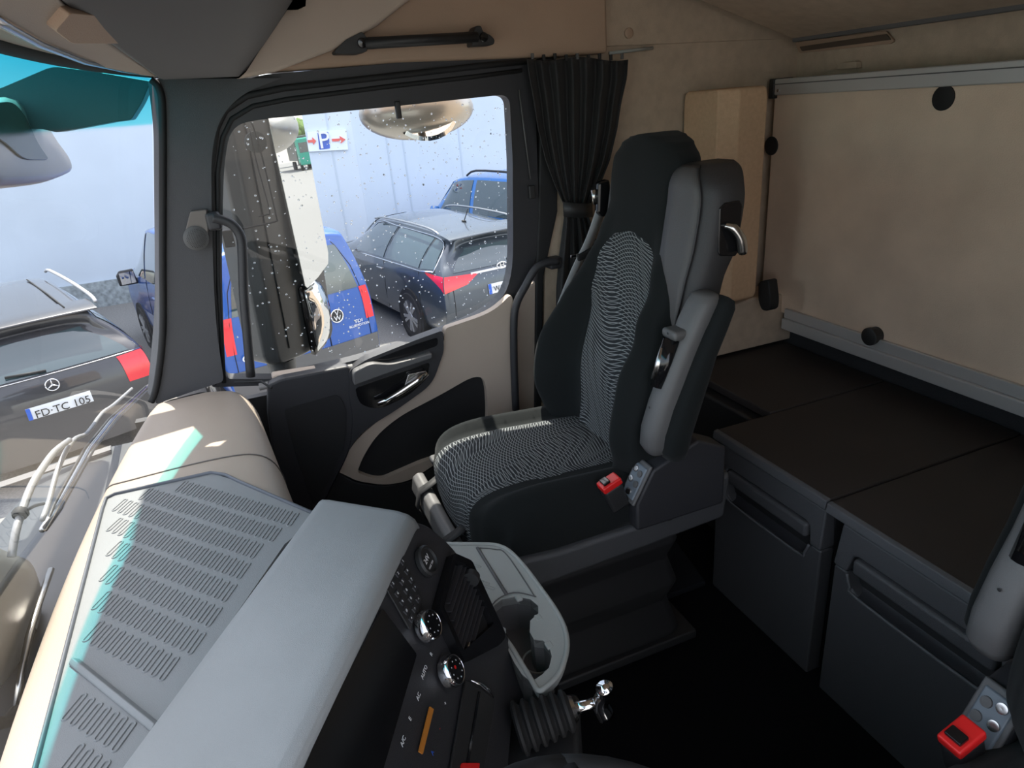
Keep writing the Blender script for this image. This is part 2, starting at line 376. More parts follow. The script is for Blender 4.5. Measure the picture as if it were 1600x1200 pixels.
# dark arm rest module
mod = rnd([(545, 580, 8), (572, 562, 10), (640, 535, 20), (692, 516, 6), (694, 548, 10), (676, 600, 20), (618, 642, 25), (574, 668, 20), (551, 692, 20), (530, 736, 4), (508, 780, 4), (500, 800, 3), (548, 700, 20), (552, 655, 20), (546, 620, 10)], 6)
prism('armrest_module', xs(mod, 1.945), (.045, 0, 0), 'blk2', door, bevel=.008)
seg_ = rnd([(552, 582, 6), (580, 568, 10), (610, 570, 10), (650, 560, 10), (676, 552, 4), (676, 560, 4), (640, 572, 10), (600, 586, 10), (553, 603, 4)], 5)
prism('pull_ledge', xs(seg_, 1.915), (.035, 0, 0), 'seatgrey', door, bevel=.006)
rec = rnd([(555, 606, 5), (600, 590, 10), (640, 577, 10), (672, 566, 6), (668, 590, 10), (640, 618, 20), (592, 640, 15), (565, 634, 15), (558, 620, 5)], 6)
prism('handle_recess', xs(rec, 1.9435), (.006, 0, 0), 'gloss', door, bevel=.001)
prism('pull_recess', xs(rnd([(575, 566, 5), (640, 541, 10), (684, 527, 5), (684, 540, 5), (640, 556, 8), (600, 567, 6)], 5), 1.9435), (.006, 0, 0), 'gloss', door, bevel=.001)
hd = thing  # (name kept short)
h1 = tube('door_handle', [PX(*p, 1.918) for p in [(590, 632), (604, 627), (628, 612), (652, 596), (668, 583)]], [.006, .010, .012, .012, .008], 'chrome', door, n=12, ry=[.003, .006, .007, .007, .004])
h1['label'] = 'chrome door release handle'
prism('handle_bezel', xs(rnd([(638, 585, 3), (667, 579, 3), (664, 590, 3), (640, 604, 4), (632, 604, 2)], 3), 1.93), (.012, 0, 0), 'satin', door, bevel=.002)
# forward switch block and speaker grille
fw = rnd([(418, 602, 4), (440, 592, 5), (545, 572, 6), (556, 600, 8), (556, 660, 20), (548, 705, 20), (525, 752, 10), (500, 800, 5), (440, 800, 5), (425, 700, 5), (418, 650, 5)], 6)
prism('front_block', xs(fw, 1.95), (.045, 0, 0), 'blk2', door, bevel=.008)
gr = rnd([(444, 640, 6), (530, 616, 10), (541, 640, 10), (540, 690, 20), (515, 750, 10), (490, 790, 5), (474, 745, 5), (456, 690, 8)], 6)
prism('speaker_grille', xs(gr, 1.945), (.008, 0, 0), mat('speaker_mesh', (.022, .022, .024), .6, bump=1., bscale=1500), door, bevel=.002)
prism('lower_door', xs(rnd([(440, 790, 0), (500, 770, 0), (528, 738, 4), (556, 754, 6), (600, 760, 10), (642, 753, 10), (702, 714, 8), (803, 706, 0), (803, 860, 0), (440, 860, 0)], 5), 1.965), (.02, 0, 0), 'blk', door, bevel=.004)
# top ledge: the sill strip between glass and panel
L1 = xs([(404, 605), (425, 600), (560, 571), (640, 543), (700, 519), (770, 487)], 1.96); L2 = xs([(404, 594), (425, 588), (560, 562), (640, 533), (700, 512), (770, 480)], 2.005)
sill = [(a, b) for a, b in zip(L2, L1)]
loft('sill_ledge', [[a[0] for a in sill], [a[1] for a in sill]], mat('sill_trim', (.26, .25, .24), .6, bump=.3, bscale=900), door, solid=-.012)
def on(P, Q, t): return P + (Q - P) * t
for nm, a, b, mm in (('switch_plate', (448, 598), (532, 577), 'blk2'), ('window_switch', (486, 588), (498, 586), 'seatgrey'), ('window_switch', (503, 585), (515, 582), 'gloss'), ('window_switch', (520, 582), (530, 579), 'seatgrey')):
    A = PX(a[0], a[1], 1.975); B = PX(b[0], b[1], 1.975)
    hgt = .004 if nm == 'switch_plate' else .010
    c = (A + B) / 2; ln = (B - A).length; ang = math.atan2(B.z - A.z, B.y - A.y)
    box(nm, c + V((-.004 if nm != 'switch_plate' else 0, 0, hgt / 2)), (.035 if nm == 'switch_plate' else .022, ln, hgt + .004), mm, door, bevel=.002, rot=Matrix.Rotation(ang, 3, 'X'))

# B-pillar pieces
struct(prism('trim_5', xs([(803, 474), (846, 430), (846, 800), (803, 800)], 1.99), (.05, 0, 0), 'beige', bevel=.006))
struct(prism('trim_6', xs([(846, 90), (870, 90), (872, 330), (850, 432), (846, 640), (836, 640), (838, 430), (842, 330)], 1.98), (.05, 0, 0), 'rubber', bevel=.006))
struct(prism('trim_7', xs([(853, 240), (905, 240), (905, 430), (866, 660), (845, 660), (852, 430)], 1.992), (.03, 0, 0), 'felt', bevel=.006))
# grab handles
t = thing('grab_handle', 'black tubular grab handle beside the passenger seat at the rear door edge', 'handle', tuple(PX(803, 500, 1.93)))
tube('bar', crom(xs([(872, 408), (852, 411), (836, 421), (821, 447), (808, 472), (803, 500), (803, 560), (806, 640)], 1.935), 4), .0125, 'blk2', t, n=12)
box('mount', PX(866, 410, 1.96), (.05, .05, .035), 'blk2', t, bevel=.008)
t = thing('grab_handle', 'long black grab handle curving down from the windscreen pillar to the dashboard', 'handle', tuple(PX(380, 470, 1.93)))
tube('bar', crom(xs([(332, 341), (348, 344), (364, 352), (376, 370), (379, 400), (381, 460), (386, 520), (392, 588)], 1.93), 4), .0125, 'blk2', t, n=12)
box('mount', PX(334, 345, 1.95), (.05, .035, .045), 'blk2', t, bevel=.008)
# tweeter on the pillar
t = thing('tweeter', 'small round speaker in a bronze-grey housing on the windscreen pillar', 'speaker', tuple(PX(306, 360, 1.95)))
prism('housing', xs(rnd([(297, 330, 3), (323, 327, 3), (326, 360, 8), (322, 382, 10), (306, 390, 10), (291, 382, 10), (289, 362, 8)], 4), 1.94), (.03, 0, 0), 'clamp', t, bevel=.004)
c = PX(306, 372, 1.938)
lathe('speaker_mesh', [(0, .0), (.031, .0), (.031, .006), (.027, .008), (.012, .012), (0, .013)], c, (-1, -.25, 0), 'seatgrey', t)
mb = MB(); rr, uu, NN = frame((-1, -.25, 0))
for i in range(-6, 7):
    for j in range(-6, 7):
        a = (i + .5 * (j % 2)) * .0042; b = j * .0037
        if a * a + b * b < .025 ** 2: mb.add(*lathe_vf([(0, 0), (.0011, 0), (0, .0005)], c + rr * a + uu * b + NN * (.0132 - .0042 * max(0, (math.hypot(a, b) - .010) / .015)), NN, 5))
mb.build('perforation', 'rubber', t)

# ---- overhead grab rail
t = thing('overhead_grab_rail', 'black grab rail on the tan panel above the passenger door', 'handle', tuple(PX(650, 62, 1.95)))
a = PX(570, 68, 1.925); b = PX(745, 58, 1.925)
tube('bar', [a, on(a, b, .5), b], .014, 'blk', t, n=12, ry=.020, updir=(0, 0, 1))
prism('end_bracket', xs(rnd([(522, 80, 5), (540, 62, 6), (566, 49, 4), (574, 60, 4), (574, 80, 3), (560, 84, 4), (524, 84, 4)], 4), 1.92), (.05, 0, 0), 'blk', t, bevel=.006)
prism('end_bracket', xs(rnd([(738, 54, 5), (744, 40, 3), (752, 40, 3), (756, 50, 3), (766, 54, 4), (774, 62, 4), (772, 70, 4), (738, 72, 3)], 4), 1.92), (.05, 0, 0), 'blk', t, bevel=.006)
for p in ((566, 67), (756, 58)): lathe('screw_cap', [(0, 0), (.0125, 0), (.011, .003), (0, .004)], PX(*p, 1.918), (-1, 0, 0), 'gloss', t)

# ---- overhead console above the windscreen
C0, CN = (1.0, .12, 1.60), (0, .27, .52)
t = thing('overhead_console', 'beige and grey overhead console and sun visor above the windscreen', 'console', (1.2, 0, 1.7))
cy = lambda x, y, z: V((x, y, z))
rows = []
for i in range(31):
    x = -.3 + 2.26 * i / 30; yf = yt(min(x, 1.98)) - .022
    rows.append([V((x, yf, 1.598)), V((x, yf - .02, 1.602)), V((x, -.12, 1.79)), V((x, -.13, 1.80)), V((x, -.13, 2.04)), V((x, yf, 2.04))])
loft('console_body', rows, 'beige', t, closed=True, cap=True, smooth=False)
def conpt(px, py, x):
    q = PP(px, py, (1, .15, 1.585), (0, .56, .83))
    return q if .3 < q.x < x else PX(px, py, x)
# grey visor body
gv = [conpt(px, py, 1.88) for px, py in ((152, 56), (246, 121), (262, 124), (372, 123), (384, 112), (415, 60), (455, 0), (480, -40), (80, -40), (92, 0))]
gv = [q + V((0, -.004, -.004)) for q in gv]
prism('visor', gv, (0, .02, .03), 'visor', t, bevel=.008)
bg = [PX(px, py, 1.925) for px, py in ((368, 124), (430, 112), (520, 78), (590, 40), (640, 0), (690, -50), (440, -50), (430, 0), (380, 96))]
prism('side_cheek', bg, (.03, 0, 0), 'beige', t, bevel=.01)
tube('blind_edge', [conpt(*p, 1.88) for p in ((-40, 10), (0, 32), (60, 66), (130, 94), (190, 108), (235, 116))], .006, 'satin', t, n=8)
prism('stowage_lip', [conpt(px, py, 1.8) + V((0, -.01, -.008)) for px, py in rnd([(66, 36, 5), (95, 58, 8), (190, 60, 10), (222, 48, 5), (232, 30, 5), (180, 18, 10), (90, 8, 5)], 4)], (0, .01, .01), 'brown', t, bevel=.003)
prism('front_valance', [conpt(px, py, 1.9) + V((0, -.002, -.001)) for px, py in ((-60, 20), (0, 48), (60, 76), (130, 101), (190, 113), (246, 121), (200, 80), (152, 56), (92, 0), (60, -60), (-60, -60))], (0, .02, .03), 'beige', t, bevel=.003)
prism('grip', [conpt(px, py, 1.87) + V((0, -.015, -.015)) for px, py in ((388, -14), (392, 2), (402, 8), (455, 6), (467, 0), (468, -14))], (0, .01, .012), 'blk', t, bevel=.004)

# ---- folded upper berth, rear wall fittings
A0 = V((1.99, -1.60, 1.64)); dirv = V((0, .27, .125)).normalized()
t = thing('upper_berth', 'folded upper berth with beige lining and grey edge strip under the roof', 'bunk bed', (1.2, -1.6, 1.7))
pA = PX(1242, 60, 1.97); pA.y = max(pA.y, -1.84)
q0 = PX(1240, 61, 1.95); q1 = PX(1092, 0, 1.95)
d = (q1 - q0); q2 = q0 + d * 2.2
prism('berth_base', [q0, q2, q2 + V((0, -.03, .06)), q0 + V((0, -.03, .06))], (-2.1, 0, 0), 'felt', t, bevel=.004)
e0 = PY(1242, 47, q0.y - .004); e0.z = q0.z + .004
bbox('edge_strip', (q0.x - .0, q0.y - .02, q0.z - .010), (-.2, q0.y + .006, q0.z + .03), 'seatgrey', t, bevel=.003)
k = PY(1268, 50, q0.y - .01)
box('berth_latch', k + V((0, -.01, 0)), (.04, .04, .03), 'gloss', t, bevel=.008)
box('latch_arm', PY(1288, 52, q0.y - .01), (.05, .01, .008), 'gloss', t, bevel=.003)
rs = [PY(*p, -1.882) for p in rnd([(1244, 66, 3), (1388, 48, 4), (1400, 64, 4), (1395, 68, 3), (1252, 83, 3)], 3)]
so_ = thing('stowage_slot', 'long tan recessed slot in the rear wall above the folded bunk board', 'trim', tuple(rs[0]))
prism('slot_frame', rs, (0, .008, 0), 'brown', so_, bevel=.002)
prism('slot_groove', [PY(*p, -1.872) for p in rnd([(1250, 73, 2), (1386, 53, 2), (1393, 62, 2), (1254, 80, 2)], 3)], (0, .003, 0), mat('groove_brown', (.10, .07, .05), .8), so_, bevel=.001)
_ = ( 'long tan recessed slot in the rear wall above the folded bunk board', 'trim')
kk = [PY(*p, -1.882) for p in rnd([(1314, 108, 3), (1318, 98, 5), (1345, 95, 3), (1347, 106, 2)], 3)]
tag(prism('hook_plate', kk, (0, .02, 0), 'felt', bevel=.003), 'small beige hook plate on the rear wall just above the aluminium rail', 'hook')

t = thing('folded_bunk', 'lower bunk board folded up against the rear wall with aluminium rails', 'bunk bed', (.95, -1.77, .65))
bbox('board', (-.28, -1.80, .665), (1.968, -1.75, 1.42), 'board', t, bevel=.004)
bbox('top_rail', (-.28, -1.815, 1.405), (1.955, -1.735, 1.455), 'alu', t, bevel=.004)
bbox('rail_groove', (-.28, -1.7355, 1.4375), (1.955, -1.7335, 1.4405), 'seatgrey', t, bevel=0)
bbox('end_cap', (1.955, -1.815, 1.395), (1.978, -1.732, 1.457), 'blk', t, bevel=.003)
lathe('rail_screw', [(0, 0), (.006, 0), (.005, .003), (0, .003)], (1.935, -1.735, 1.42), (0, 1, 0), 'chrome', t, n=10)
bbox('bottom_rail', (-.28, -1.80, .615), (1.83, -1.725, .655), 'alu', t, bevel=.004)
bbox('bottom_rail_lip', (-.28, -1.748, .655), (1.83, -1.735, .69), 'alu', t, bevel=.003)
for p, r_, h_ in (((1475, 153), .031, .006), ((1206, 228), .031, .006)):
    lathe('round_pad', [(0, 0), (r_, 0), (r_, h_ * .7), (r_ - .004, h_), (0, h_)], PY(*p, -1.75), (0, 1, 0), 'rubber', t)
lathe('round_knob', [(0, 0), (.026, 0), (.026, .02), (.028, .022), (.028, .034), (.024, .037), (0, .037)], PY(1370, 523, -1.75), (0, 1, 0), 'blk', t)
hb = ys(rnd([(1184, 440, 6), (1200, 437, 4), (1204, 470, 8), (1202, 486, 6), (1190, 486, 6), (1184, 470, 6)], 5), -1.60)
prism('hinge_bracket', hb, (0, -.04, 0), 'rubber', t, bevel=.005)

# tan upholstered corner bolster
t = thing('corner_cushion', 'tan upholstered bolster standing on the side wall beside the bunk board', 'cushion', (1.9, -1.5, .77))
x0 = 1.80
cp = [V((1.995, -1.405, 0)), V((x0 + .035, -1.415, 0)), V((x0, -1.47, 0)), V((x0, -1.575, 0)), V((1.995, -1.575, 0))]
rows = []
for z, s in ((.765, .90), (.772, .97), (.79, 1), (1.41, 1), (1.435, .97), (1.442, .90)):
    rows.append([V((1.9 + (p.x - 1.9) * s, -1.49 + (p.y + 1.49) * s, z)) for p in cp])
loft('cushion_block', rows, 'pad', t, closed=True, cap=True, smooth=False, bevel=.012, seg=4)
# beige storage shell under the bolster
tag(prism('side_shelf', [V((1.86, -1.30, .55)), V((1.86, -1.88, .55)), V((1.86, -1.88, .72)), V((1.86, -1.62, .745)), V((1.86, -1.30, .69))], (.15, 0, 0), 'felt', bevel=.008),
    'pale moulded side ledge between the tan bolster and the dark locker top', 'shelf')

# ---- lockers (each a thing) and lids
M['lock_lit'] = mat('locker_upper_lit', (.082, .083, .088), .42, bump=.5, bscale=700)  # light on upper front and grip painted in as a paler locker plastic
def locker(name, x0, x1, yf, label, first=True):
    t = thing(name, label, 'locker', ((x0 + x1) / 2, yf - .3, 0), group='lockers under the bunk')
    zt = .54
    xm = (x0 + x1) / 2; wd = x1 - x0
    prof = [(yf - .012, .0), (yf, .03), (yf + .002, .34), (yf - .004, .50), (yf - .006, .515)]
    def front(z):
        return yf + (.004 if z < .40 else .004 - (z - .40) * .10)
    # carcass
    bbox('body', (x0, -1.72, .0), (x1, yf - .03, .505), 'blk', t, bevel=.01)
    # lower front
    hx0, hx1 = xm - wd * .385, xm + wd * .385
    low = [(x0, .0), (x1, .0), (x1, .395), (hx1 + .012, .395), (hx1 - .004, .362), (hx1 - .028, .346), (hx0 + .028, .346), (hx0 + .004, .362), (hx0 - .012, .395), (x0, .395)]
    prism('lower_front', [V((x, yf, z)) for x, z in low], (0, -.05, 0), 'lock', t, bevel=.006)
    up = [(x0, .398), (hx0 - .012, .398), (hx0 - .002, .445), (hx0 + .012, .452), (hx1 - .012, .452), (hx1 + .002, .445), (hx1 + .012, .398), (x1, .398), (x1 - .004, .508), (x0 + .004, .508)]
    o = prism('upper_front', [V((x, front(z), z)) for x, z in up], (0, -.05, 0), 'lock_lit', t, bevel=.005)
    # recess trough and grip
    bbox('recess', (hx0, yf - .06, .34), (hx1, yf - .048, .455), 'lock', t, bevel=.0)
    rows = []
    for z, y in ((.349, yf - .004), (.352, yf - .02), (.365, yf - .038), (.40, yf - .047)):
        rows.append([V((hx0 + .004, y, z)), V((hx1 - .004, y, z))])
    loft('trough', rows, 'blk2', t, smooth=True)
    bbox('grip', (hx0 + .002, yf - .045, .405), (hx1 - .002, yf + .006, .447), 'lock_lit', t, bevel=.010, seg=3)
    rim = [(hx1 + .010, .394), (hx1 - .002, .364), (hx1 - .028, .347), (hx0 + .028, .347), (hx0 + .002, .364), (hx0 - .010, .394)]
    tube('recess_rim', crom([V((x, yf + .001, z)) for x, z in rim], 3), .004, 'lip', t, n=8)
    return t
locker('bunk_locker', .998, 1.397, -1.12, 'dark storage locker with recessed grip nearest the passenger seat')
locker('bunk_locker', .520, .952, -1.115, 'dark storage locker with recessed grip partly behind the driver seat')
def lid(name, x0, x1, yf, label, lip=True):
    t = thing(name, label, 'lid', ((x0 + x1) / 2, -1.45, .51), group='locker lids')
    bbox('lid_panel', (x0, -1.79, .512), (x1, yf - .012, .54), 'lid', t, bevel=.005)
    if lip: prism('front_lip', [V((x0, yf - .016, .542)), V((x0, yf - .002, .538)), V((x0, yf + .001, .515)), V((x0, yf - .016, .512))], (x1 - x0, 0, 0), 'lip', t, bevel=.003)
    return t
lid('locker_lid', 1.001, 1.422, -1.12, 'dark brown locker lid with grey front lip, the middle one of three')
lid('locker_lid', .50, .995, -1.115, 'dark brown locker lid with grey front lip nearest the driver seat')
lid('locker_lid', 1.428, 1.99, -1.32, 'dark brown lid in the corner behind the passenger seat', lip=False)
tag(bbox('corner_locker', (1.44, -1.85, 0), (1.99, -1.30, .505), 'blk', bevel=.01), 'black locker base in the corner behind the passenger seat', 'locker')
tag(bbox('edge_profile', (.1, -1.88, .50), (1.99, -1.80, .60), mat('dark_felt_strip', (.03, .03, .033), 1., bump=1., bscale=400), bevel=.004), 'dark felt covered ledge running below the folded bunk board', 'trim')
tag(bbox('driver_side_locker', (-.33, -1.85, 0), (.50, -1.16, .52), 'blk', bevel=.01), 'black locker behind the driver seat', 'locker')

# ---- floor mat with raised step under the passenger seat
fm = [PZ(*p, .012) for p in [(890, 992), (1112, 915), (1090, 840), (1050, 790), (840, 800), (700, 860)]]
fm = [V((1.40, -.30, .0)), V((1.40, -1.10, 0)), V((1.96, -1.20, 0)), V((1.96, -.10, 0)), V((1.45, -.10, 0))]
tag(prism('floor_mat', fm, (0, 0, .02), 'fmat', bevel=.006), 'dark textured rubber mat on the floor around the passenger seat base', 'mat')

# ================================================================ DASHBOARD
t = dash = thing('dashboard', 'beige dashboard running below the windscreen to the passenger door', 'dashboard', (1.0, .2, .5))
def yr(x): return .015 + .075 * max(0, (x - 1.1) / .85)
rows = []; NX = 40
for i in range(NX + 1):
    x = -.3 + (1.955 + .3) * i / NX
    e = max(0, (x - 1.86) / .095)
    dz = -.03 * e * e
    f_, r_ = yb(x) - .012, yr(x)
    r_ += .03 * e * e
    pr = [(f_ + .02, .70), (f_, .775), (f_ - .012, .797), (f_ - .05, .800), (f_ * .5 + r_ * .5, .803), (r_ + .09, .800), (r_ + .045, .79), (r_ + .018, .768), (r_ + .004, .735), (r_, .69), (r_ + .012, .60), (r_ + .05, .46), (r_ + .10, .30)]
    pr = crom([V((x, y, z + dz)) for y, z in pr], 3)
    rows.append(pr)
loft('dash_top', rows, 'dash', t)
# end cap seam against the door
tube('end_gasket', crom([rows[-1][k] + V((.002, 0, .002)) for k in range(0, len(rows[-1]), 3)], 2), .006, 'rubber', t, n=8)
# panel seam across the dash
k = min(range(len(rows)), key=lambda i: abs(rows[i][0].x - 1.46))
def dz_top(x, y): return .8015
seam = []
for p, q in zip(rows[k], rows[k]): seam.append(p + V((0, -.0005, .0008)))
tube('panel_seam', seam[3:], .0018, 'clamp', t, n=6)
# row of little vents near door corner
tube('defrost_slot', [PZ(366, 597, .806), PZ(408, 596, .79), PZ(424, 606, .785)], .004, 'rubber', t, n=6)

# grey ribbed tray mat set into the top
tr_px = rnd([(168, 774, 14), (330, 739, 14), (372, 752, 25), (498, 806, 0), (445, 850, 0), (201, 1200, 0), (110, 1330, 0), (20, 1330, 0), (55, 1200, 0), (146, 850, 0)], 6)
TZ = .806
tp = [PZ(*p, TZ) for p in tr_px]
tray = thing('dash_tray_mat', 'grey ribbed rubber mat set into the dashboard top', 'mat', tuple(PZ(250, 950, TZ)))
prism('mat_base', tp, (0, 0, -.012), 'mat', tray, bevel=0)
edge = [p + V((0, 0, .001)) for p in tp[:16]]
left = [PZ(*p, TZ + .001) for p in [(20, 1330), (55, 1200), (146, 850), (160, 796), (166, 779), (180, 772), (330, 739), (352, 742), (372, 752), (498, 806)]]
tube('mat_border', left, .005, mat('dark_border', (.10, .11, .13), .5), tray, n=8, ry=.003)
def inside(P, p):
    c = False; n = len(P)
    for i in range(n):
        a, b = P[i], P[i - 1]
        if (a.y > p.y) != (b.y > p.y) and p.x < (b.x - a.x) * (p.y - a.y) / (b.y - a.y) + a.x: c = not c
    return c
def edist(P, p):
    d = 9
    for i in range(len(P)):
        a, b = P[i - 1].xy, P[i].xy; q = p.xy; ab = b - a; L = ab.length_squared
        if L < 1e-9: continue
        tt = max(0, min(1, (q - a).dot(ab) / L)); d = min(d, (a + ab * tt - q).length)
    return d
def stadium(C, ax, hl, hw, z, h, N=5):
    ax = V((ax[0], ax[1], 0)).normalized(); pe = V((-ax.y, ax.x, 0)); loops = []
    for off, zz in ((0, 0), (-.0008, h), (-.0022, h), (-.003, 0)):
        lp = []
        for s in (1, -1):
            for k in range(N + 1):
                a = -math.pi / 2 + math.pi * k / N
                w_ = hw + off
                lp.append(C + (ax * (hl + math.cos(a) * w_) * s) + pe * math.sin(a) * w_ * s + V((0, 0, zz)))
        loops.append(lp)
    return loft_vf(loops, True)
mb = MB(); d = V((-.77, -.64, 0)).normalized(); ax = V((-.88, .47, 0)).normalized()
ribA, ribB = PZ(115, 1035, TZ), PZ(245, 1140, TZ)
R0 = V((1.335, .345, TZ)); cnt = 0
for r_ in range(-2, 12):
    base = R0 + V((-.0735 * r_, 0, 0))
    for j in range(-14, 34):
        c = base + d * (.0172 * j)
        if not inside(tp, c) or edist(tp, c) < .027: continue
        if abs((c - ribA).cross((ribB - ribA).normalized()).z) < .024 and -.02 < (c - ribA).dot((ribB - ribA).normalized()) < .25: continue
        mb.add(*stadium(c, ax, .0165, .0052, TZ, .0016)); cnt += 1
mb.build('rib_pattern', 'mat', tray, smooth=False)
rb = [ribA, ribB]
q = (ribB - ribA).normalized(); pe = V((-q.y, q.x, 0))
prism('divider_rib', [ribA - pe * .006, ribA - pe * .006 + V((0, 0, .004)), ribA + V((0, 0, .010)), ribA + pe * .008], (ribB - ribA), 'mat', tray, bevel=.002)

# ================================================================ CENTRE CONSOLE
Bp = V((.902, -.143, .878)); e_ = V((-.86, .51, 0)).normalized(); nh = V((-.51, -.86, 0)).normalized(); FN = (nh * .883 + V((0, 0, .47))).normalized()
con = thing('centre_console', 'angled centre console with grey hood, black control panel, knobs and vents', 'console', tuple(Bp + V((0, .1, -.3))))
prof = [(-.222, .78), (-.218, .825), (-.208, .840), (-.19, .846), (-.03, .884), (-.008, .886), (.004, .880), (.008, .869), (.003, .855), (-.02, .84), (-.10, .80)]
rw = []
for tq in (0, .004, .015, .62):
    row = []
    for q_, z in prof:
        sh = -.114 * (min(0, q_) / -.213)
        inset = {0: .010, .004: .003}.get(tq, 0)
        row.append(Bp + nh * q_ * (1 - inset) + e_ * (sh + tq) + V((0, 0, z - .878 - inset)))
    rw.append(row)
loft('hood', rw, 'grey', con, closed=True, cap=True, smooth=True)
def FP(px, py, off=0.0): return PP(px, py, Bp + FN * off, FN)
fpx = rnd([(641, 812, 6), (619, 836, 0), (590, 920, 0), (542, 1004, 0), (498, 1103, 0), (440, 1215, 0), (380, 1330, 0), (700, 1330, 0), (795, 1200, 0), (802, 1110, 10), (832, 1072, 10), (800, 1007, 5), (755, 915, 10), (700, 846, 20), (668, 820, 10)], 5)
prism('control_panel', [FP(*p, -.004) for p in fpx], -FN * .10 + V((0, 0, -.03)), 'blk2', con, bevel=.004)
prism('screen', [FP(*p, .0005) for p in rnd([(598, 950, 4), (652, 1022, 5), (600, 1200, 0), (560, 1300, 0), (440, 1300, 0), (500, 1135, 4)], 5)], -FN * .003, 'gloss', con, bevel=.0005)
prism('keypad', [FP(*p, .001) for p in rnd([(630, 866, 3), (661, 936, 3), (641, 984, 3), (603, 918, 3)], 4)], -FN * .003, 'blk', con, bevel=.0008)
keys = [(628.5, 877), (621, 896), (613, 912), (635.5, 892), (628, 908.5), (620.5, 927), (642, 905.6), (634, 922), (628, 940), (648, 918), (641, 935), (634, 954), (653, 936), (647, 951), (642, 966)]
upf = (V((0, 0, 1)) - FN * FN.z).normalized()
for i, (a, b) in enumerate(keys):
    c = FP(a, b, .0015)
    rotm = Matrix((e_, upf, FN)).transposed()
    kb = box('key', c, (.011, .0085, .003), 'blk2', con, bevel=.001, rot=rotm)
    text('key_print', '123456789*0#<>+'[i], .006, c + FN * .0016, -e_, upf, 'white', con, ext=.0001, center=True)
# socket
c = FP(664, 878)
lathe('power_socket', [(0, 0), (.024, 0), (.0245, .007), (.022, .010), (.019, .010), (.018, .006), (0, .005)], c, FN, 'blk', con)
text('socket_print', '24V', .012, c + FN * .0056 + upf * .003, -e_, upf, 'white', con, ext=.0002, center=True)
text('socket_print', 'MAX 15A', .0052, c + FN * .0056 - upf * .009, -e_, upf, 'white', con, ext=.0002, center=True)
# knobs
for kx, ky in ((667, 980), (703, 1051)):
    c = FP(kx - 4, ky)
    k = lathe('rotary_knob', [(0, 0), (.023, 0), (.0235, .006), (.0215, .014), (.0205, .016), (.0195, .016), (.0185, .015), (0, .015)], c, FN, 'chrome', con, n=36)
    lathe('knob_face', [(0, .0153), (.0188, .0153), (.018, .0165), (0, .0165)], c, FN, 'gloss', k, n=32)
    mb = MB()
    for a in range(8):
        an = 2 * math.pi * a / 8 + .2; p = c + FN * .0168 + (e_ * math.cos(an) + upf * math.sin(an)) * .0125
        mb.add(*lathe_vf([(0, 0), (.0012, 0), (0, .0002)], p, FN, 6))
    mb.build('knob_marks', 'white', k)
    if kx > 690:
        p = c + FN * .0168 + upf * .004
        lathe('red_mark', [(0, 0), (.0028, 0), (0, .0003)], p, FN, 'red', k, n=8)
# vent
vq = [(700, 868, 3), (728, 880, 5), (782, 998, 8), (770, 1012, 6), (716, 1040, 6), (676, 952, 4)]
vq = [FP(p[0], p[1]) for p in rnd(vq, 4)]
vi = [FP(p[0], p[1]) for p in rnd([(703, 880, 3), (722, 888, 4), (762, 978, 5), (714, 1021, 5), (683, 953, 4)], 4)]
ring('vent_frame', [p + FN * .013 for p in vq], [p + FN * .013 for p in vi], -FN * .016, 'gloss', con)
prism('vent_back', [p + FN * .001 for p in vi], -FN * .002, 'rubber', con, bevel=0)
for i in range(9):
    s = (i + .5) / 9
    # slats run along e_
    a = FP(703 + (714 - 703) * s, 0) if False else None
    top = FP(712, 885); bot = FP(738, 1000)
    c = top + (bot - top) * s
    # clip to inner polygon by walking
    A = c; B = c
    uvp = lambda P: V(((P - Bp).dot(e_), (P - Bp).dot(upf), 0))
    poly = [uvp(p) for p in vi]
    for _ in range(80):
        if inside(poly, uvp(A + e_ * .001)): A = A + e_ * .001
        if inside(poly, uvp(B - e_ * .001)): B = B - e_ * .001
    if (A - B).length < .006: continue
    box('vent_slat', (A + B) / 2 + FN * .005, ((A - B).length, .0022, .009), 'blk2', con, bevel=.0006, rot=Matrix((e_, upf, FN)).transposed() @ Matrix.Rotation(.5, 3, 'X'))
lathe('vent_wheel', [(0, -.006), (.014, -.006), (.0145, 0), (.014, .006), (0, .006)], FP(736, 903, .010), e_, 'blk', con, n=30)
box('vent_slider', FP(732, 1010, .010), (.016, .004, .003), 'satin', con, bevel=.001, rot=Matrix((e_, upf, FN)).transposed())
text('slider_print', 'I - O', .006, FP(742, 1015, .0095), -e_, upf, 'white', con, ext=.0001, center=True)
# switch rows
for a, b, s_, m_ in ((674, 1022, 'R', 'white'), (663, 1050, 'AUTO', 'white'), (654, 1088, 'AC', 'white'), (641, 1123, 'E', 'white'), (630, 1158, 'A/C', 'white'), (696, 1099, '+', 'white'), (687, 1138, '-', 'red'), (676, 1176, 'A', 'pblue'), (731, 1147, 'EV', 'white')):
    text('switch_print', s_, .008, FP(a, b, .001), -e_, upf, m_, con, ext=.0002, center=True)
prism('orange_strip', [FP(*p, .001) for p in ((672, 1104), (678, 1108), (661, 1178), (655, 1174))], -FN * .002, 'orange', con, bevel=0)
prism('switch_bank', [FP(*p, .002) for p in rnd([(728, 1062, 4), (775, 1092, 5), (752, 1230, 0), (700, 1230, 0)], 4)], -FN * .004, 'blk', con, bevel=.001)
prism('switch_divider', [FP(*p, .0035) for p in [(748, 1080), (751, 1081), (727, 1230), (723, 1230)]], -FN * .004, 'gloss', con, bevel=0)
tube('chrome_lip', [FP(736, 1063, .004), FP(750, 1069, .006), (FP(762, 1078, .006)), FP(771, 1090, .004)], [.001, .0022, .0034, .0012], 'chrome', con, n=8)
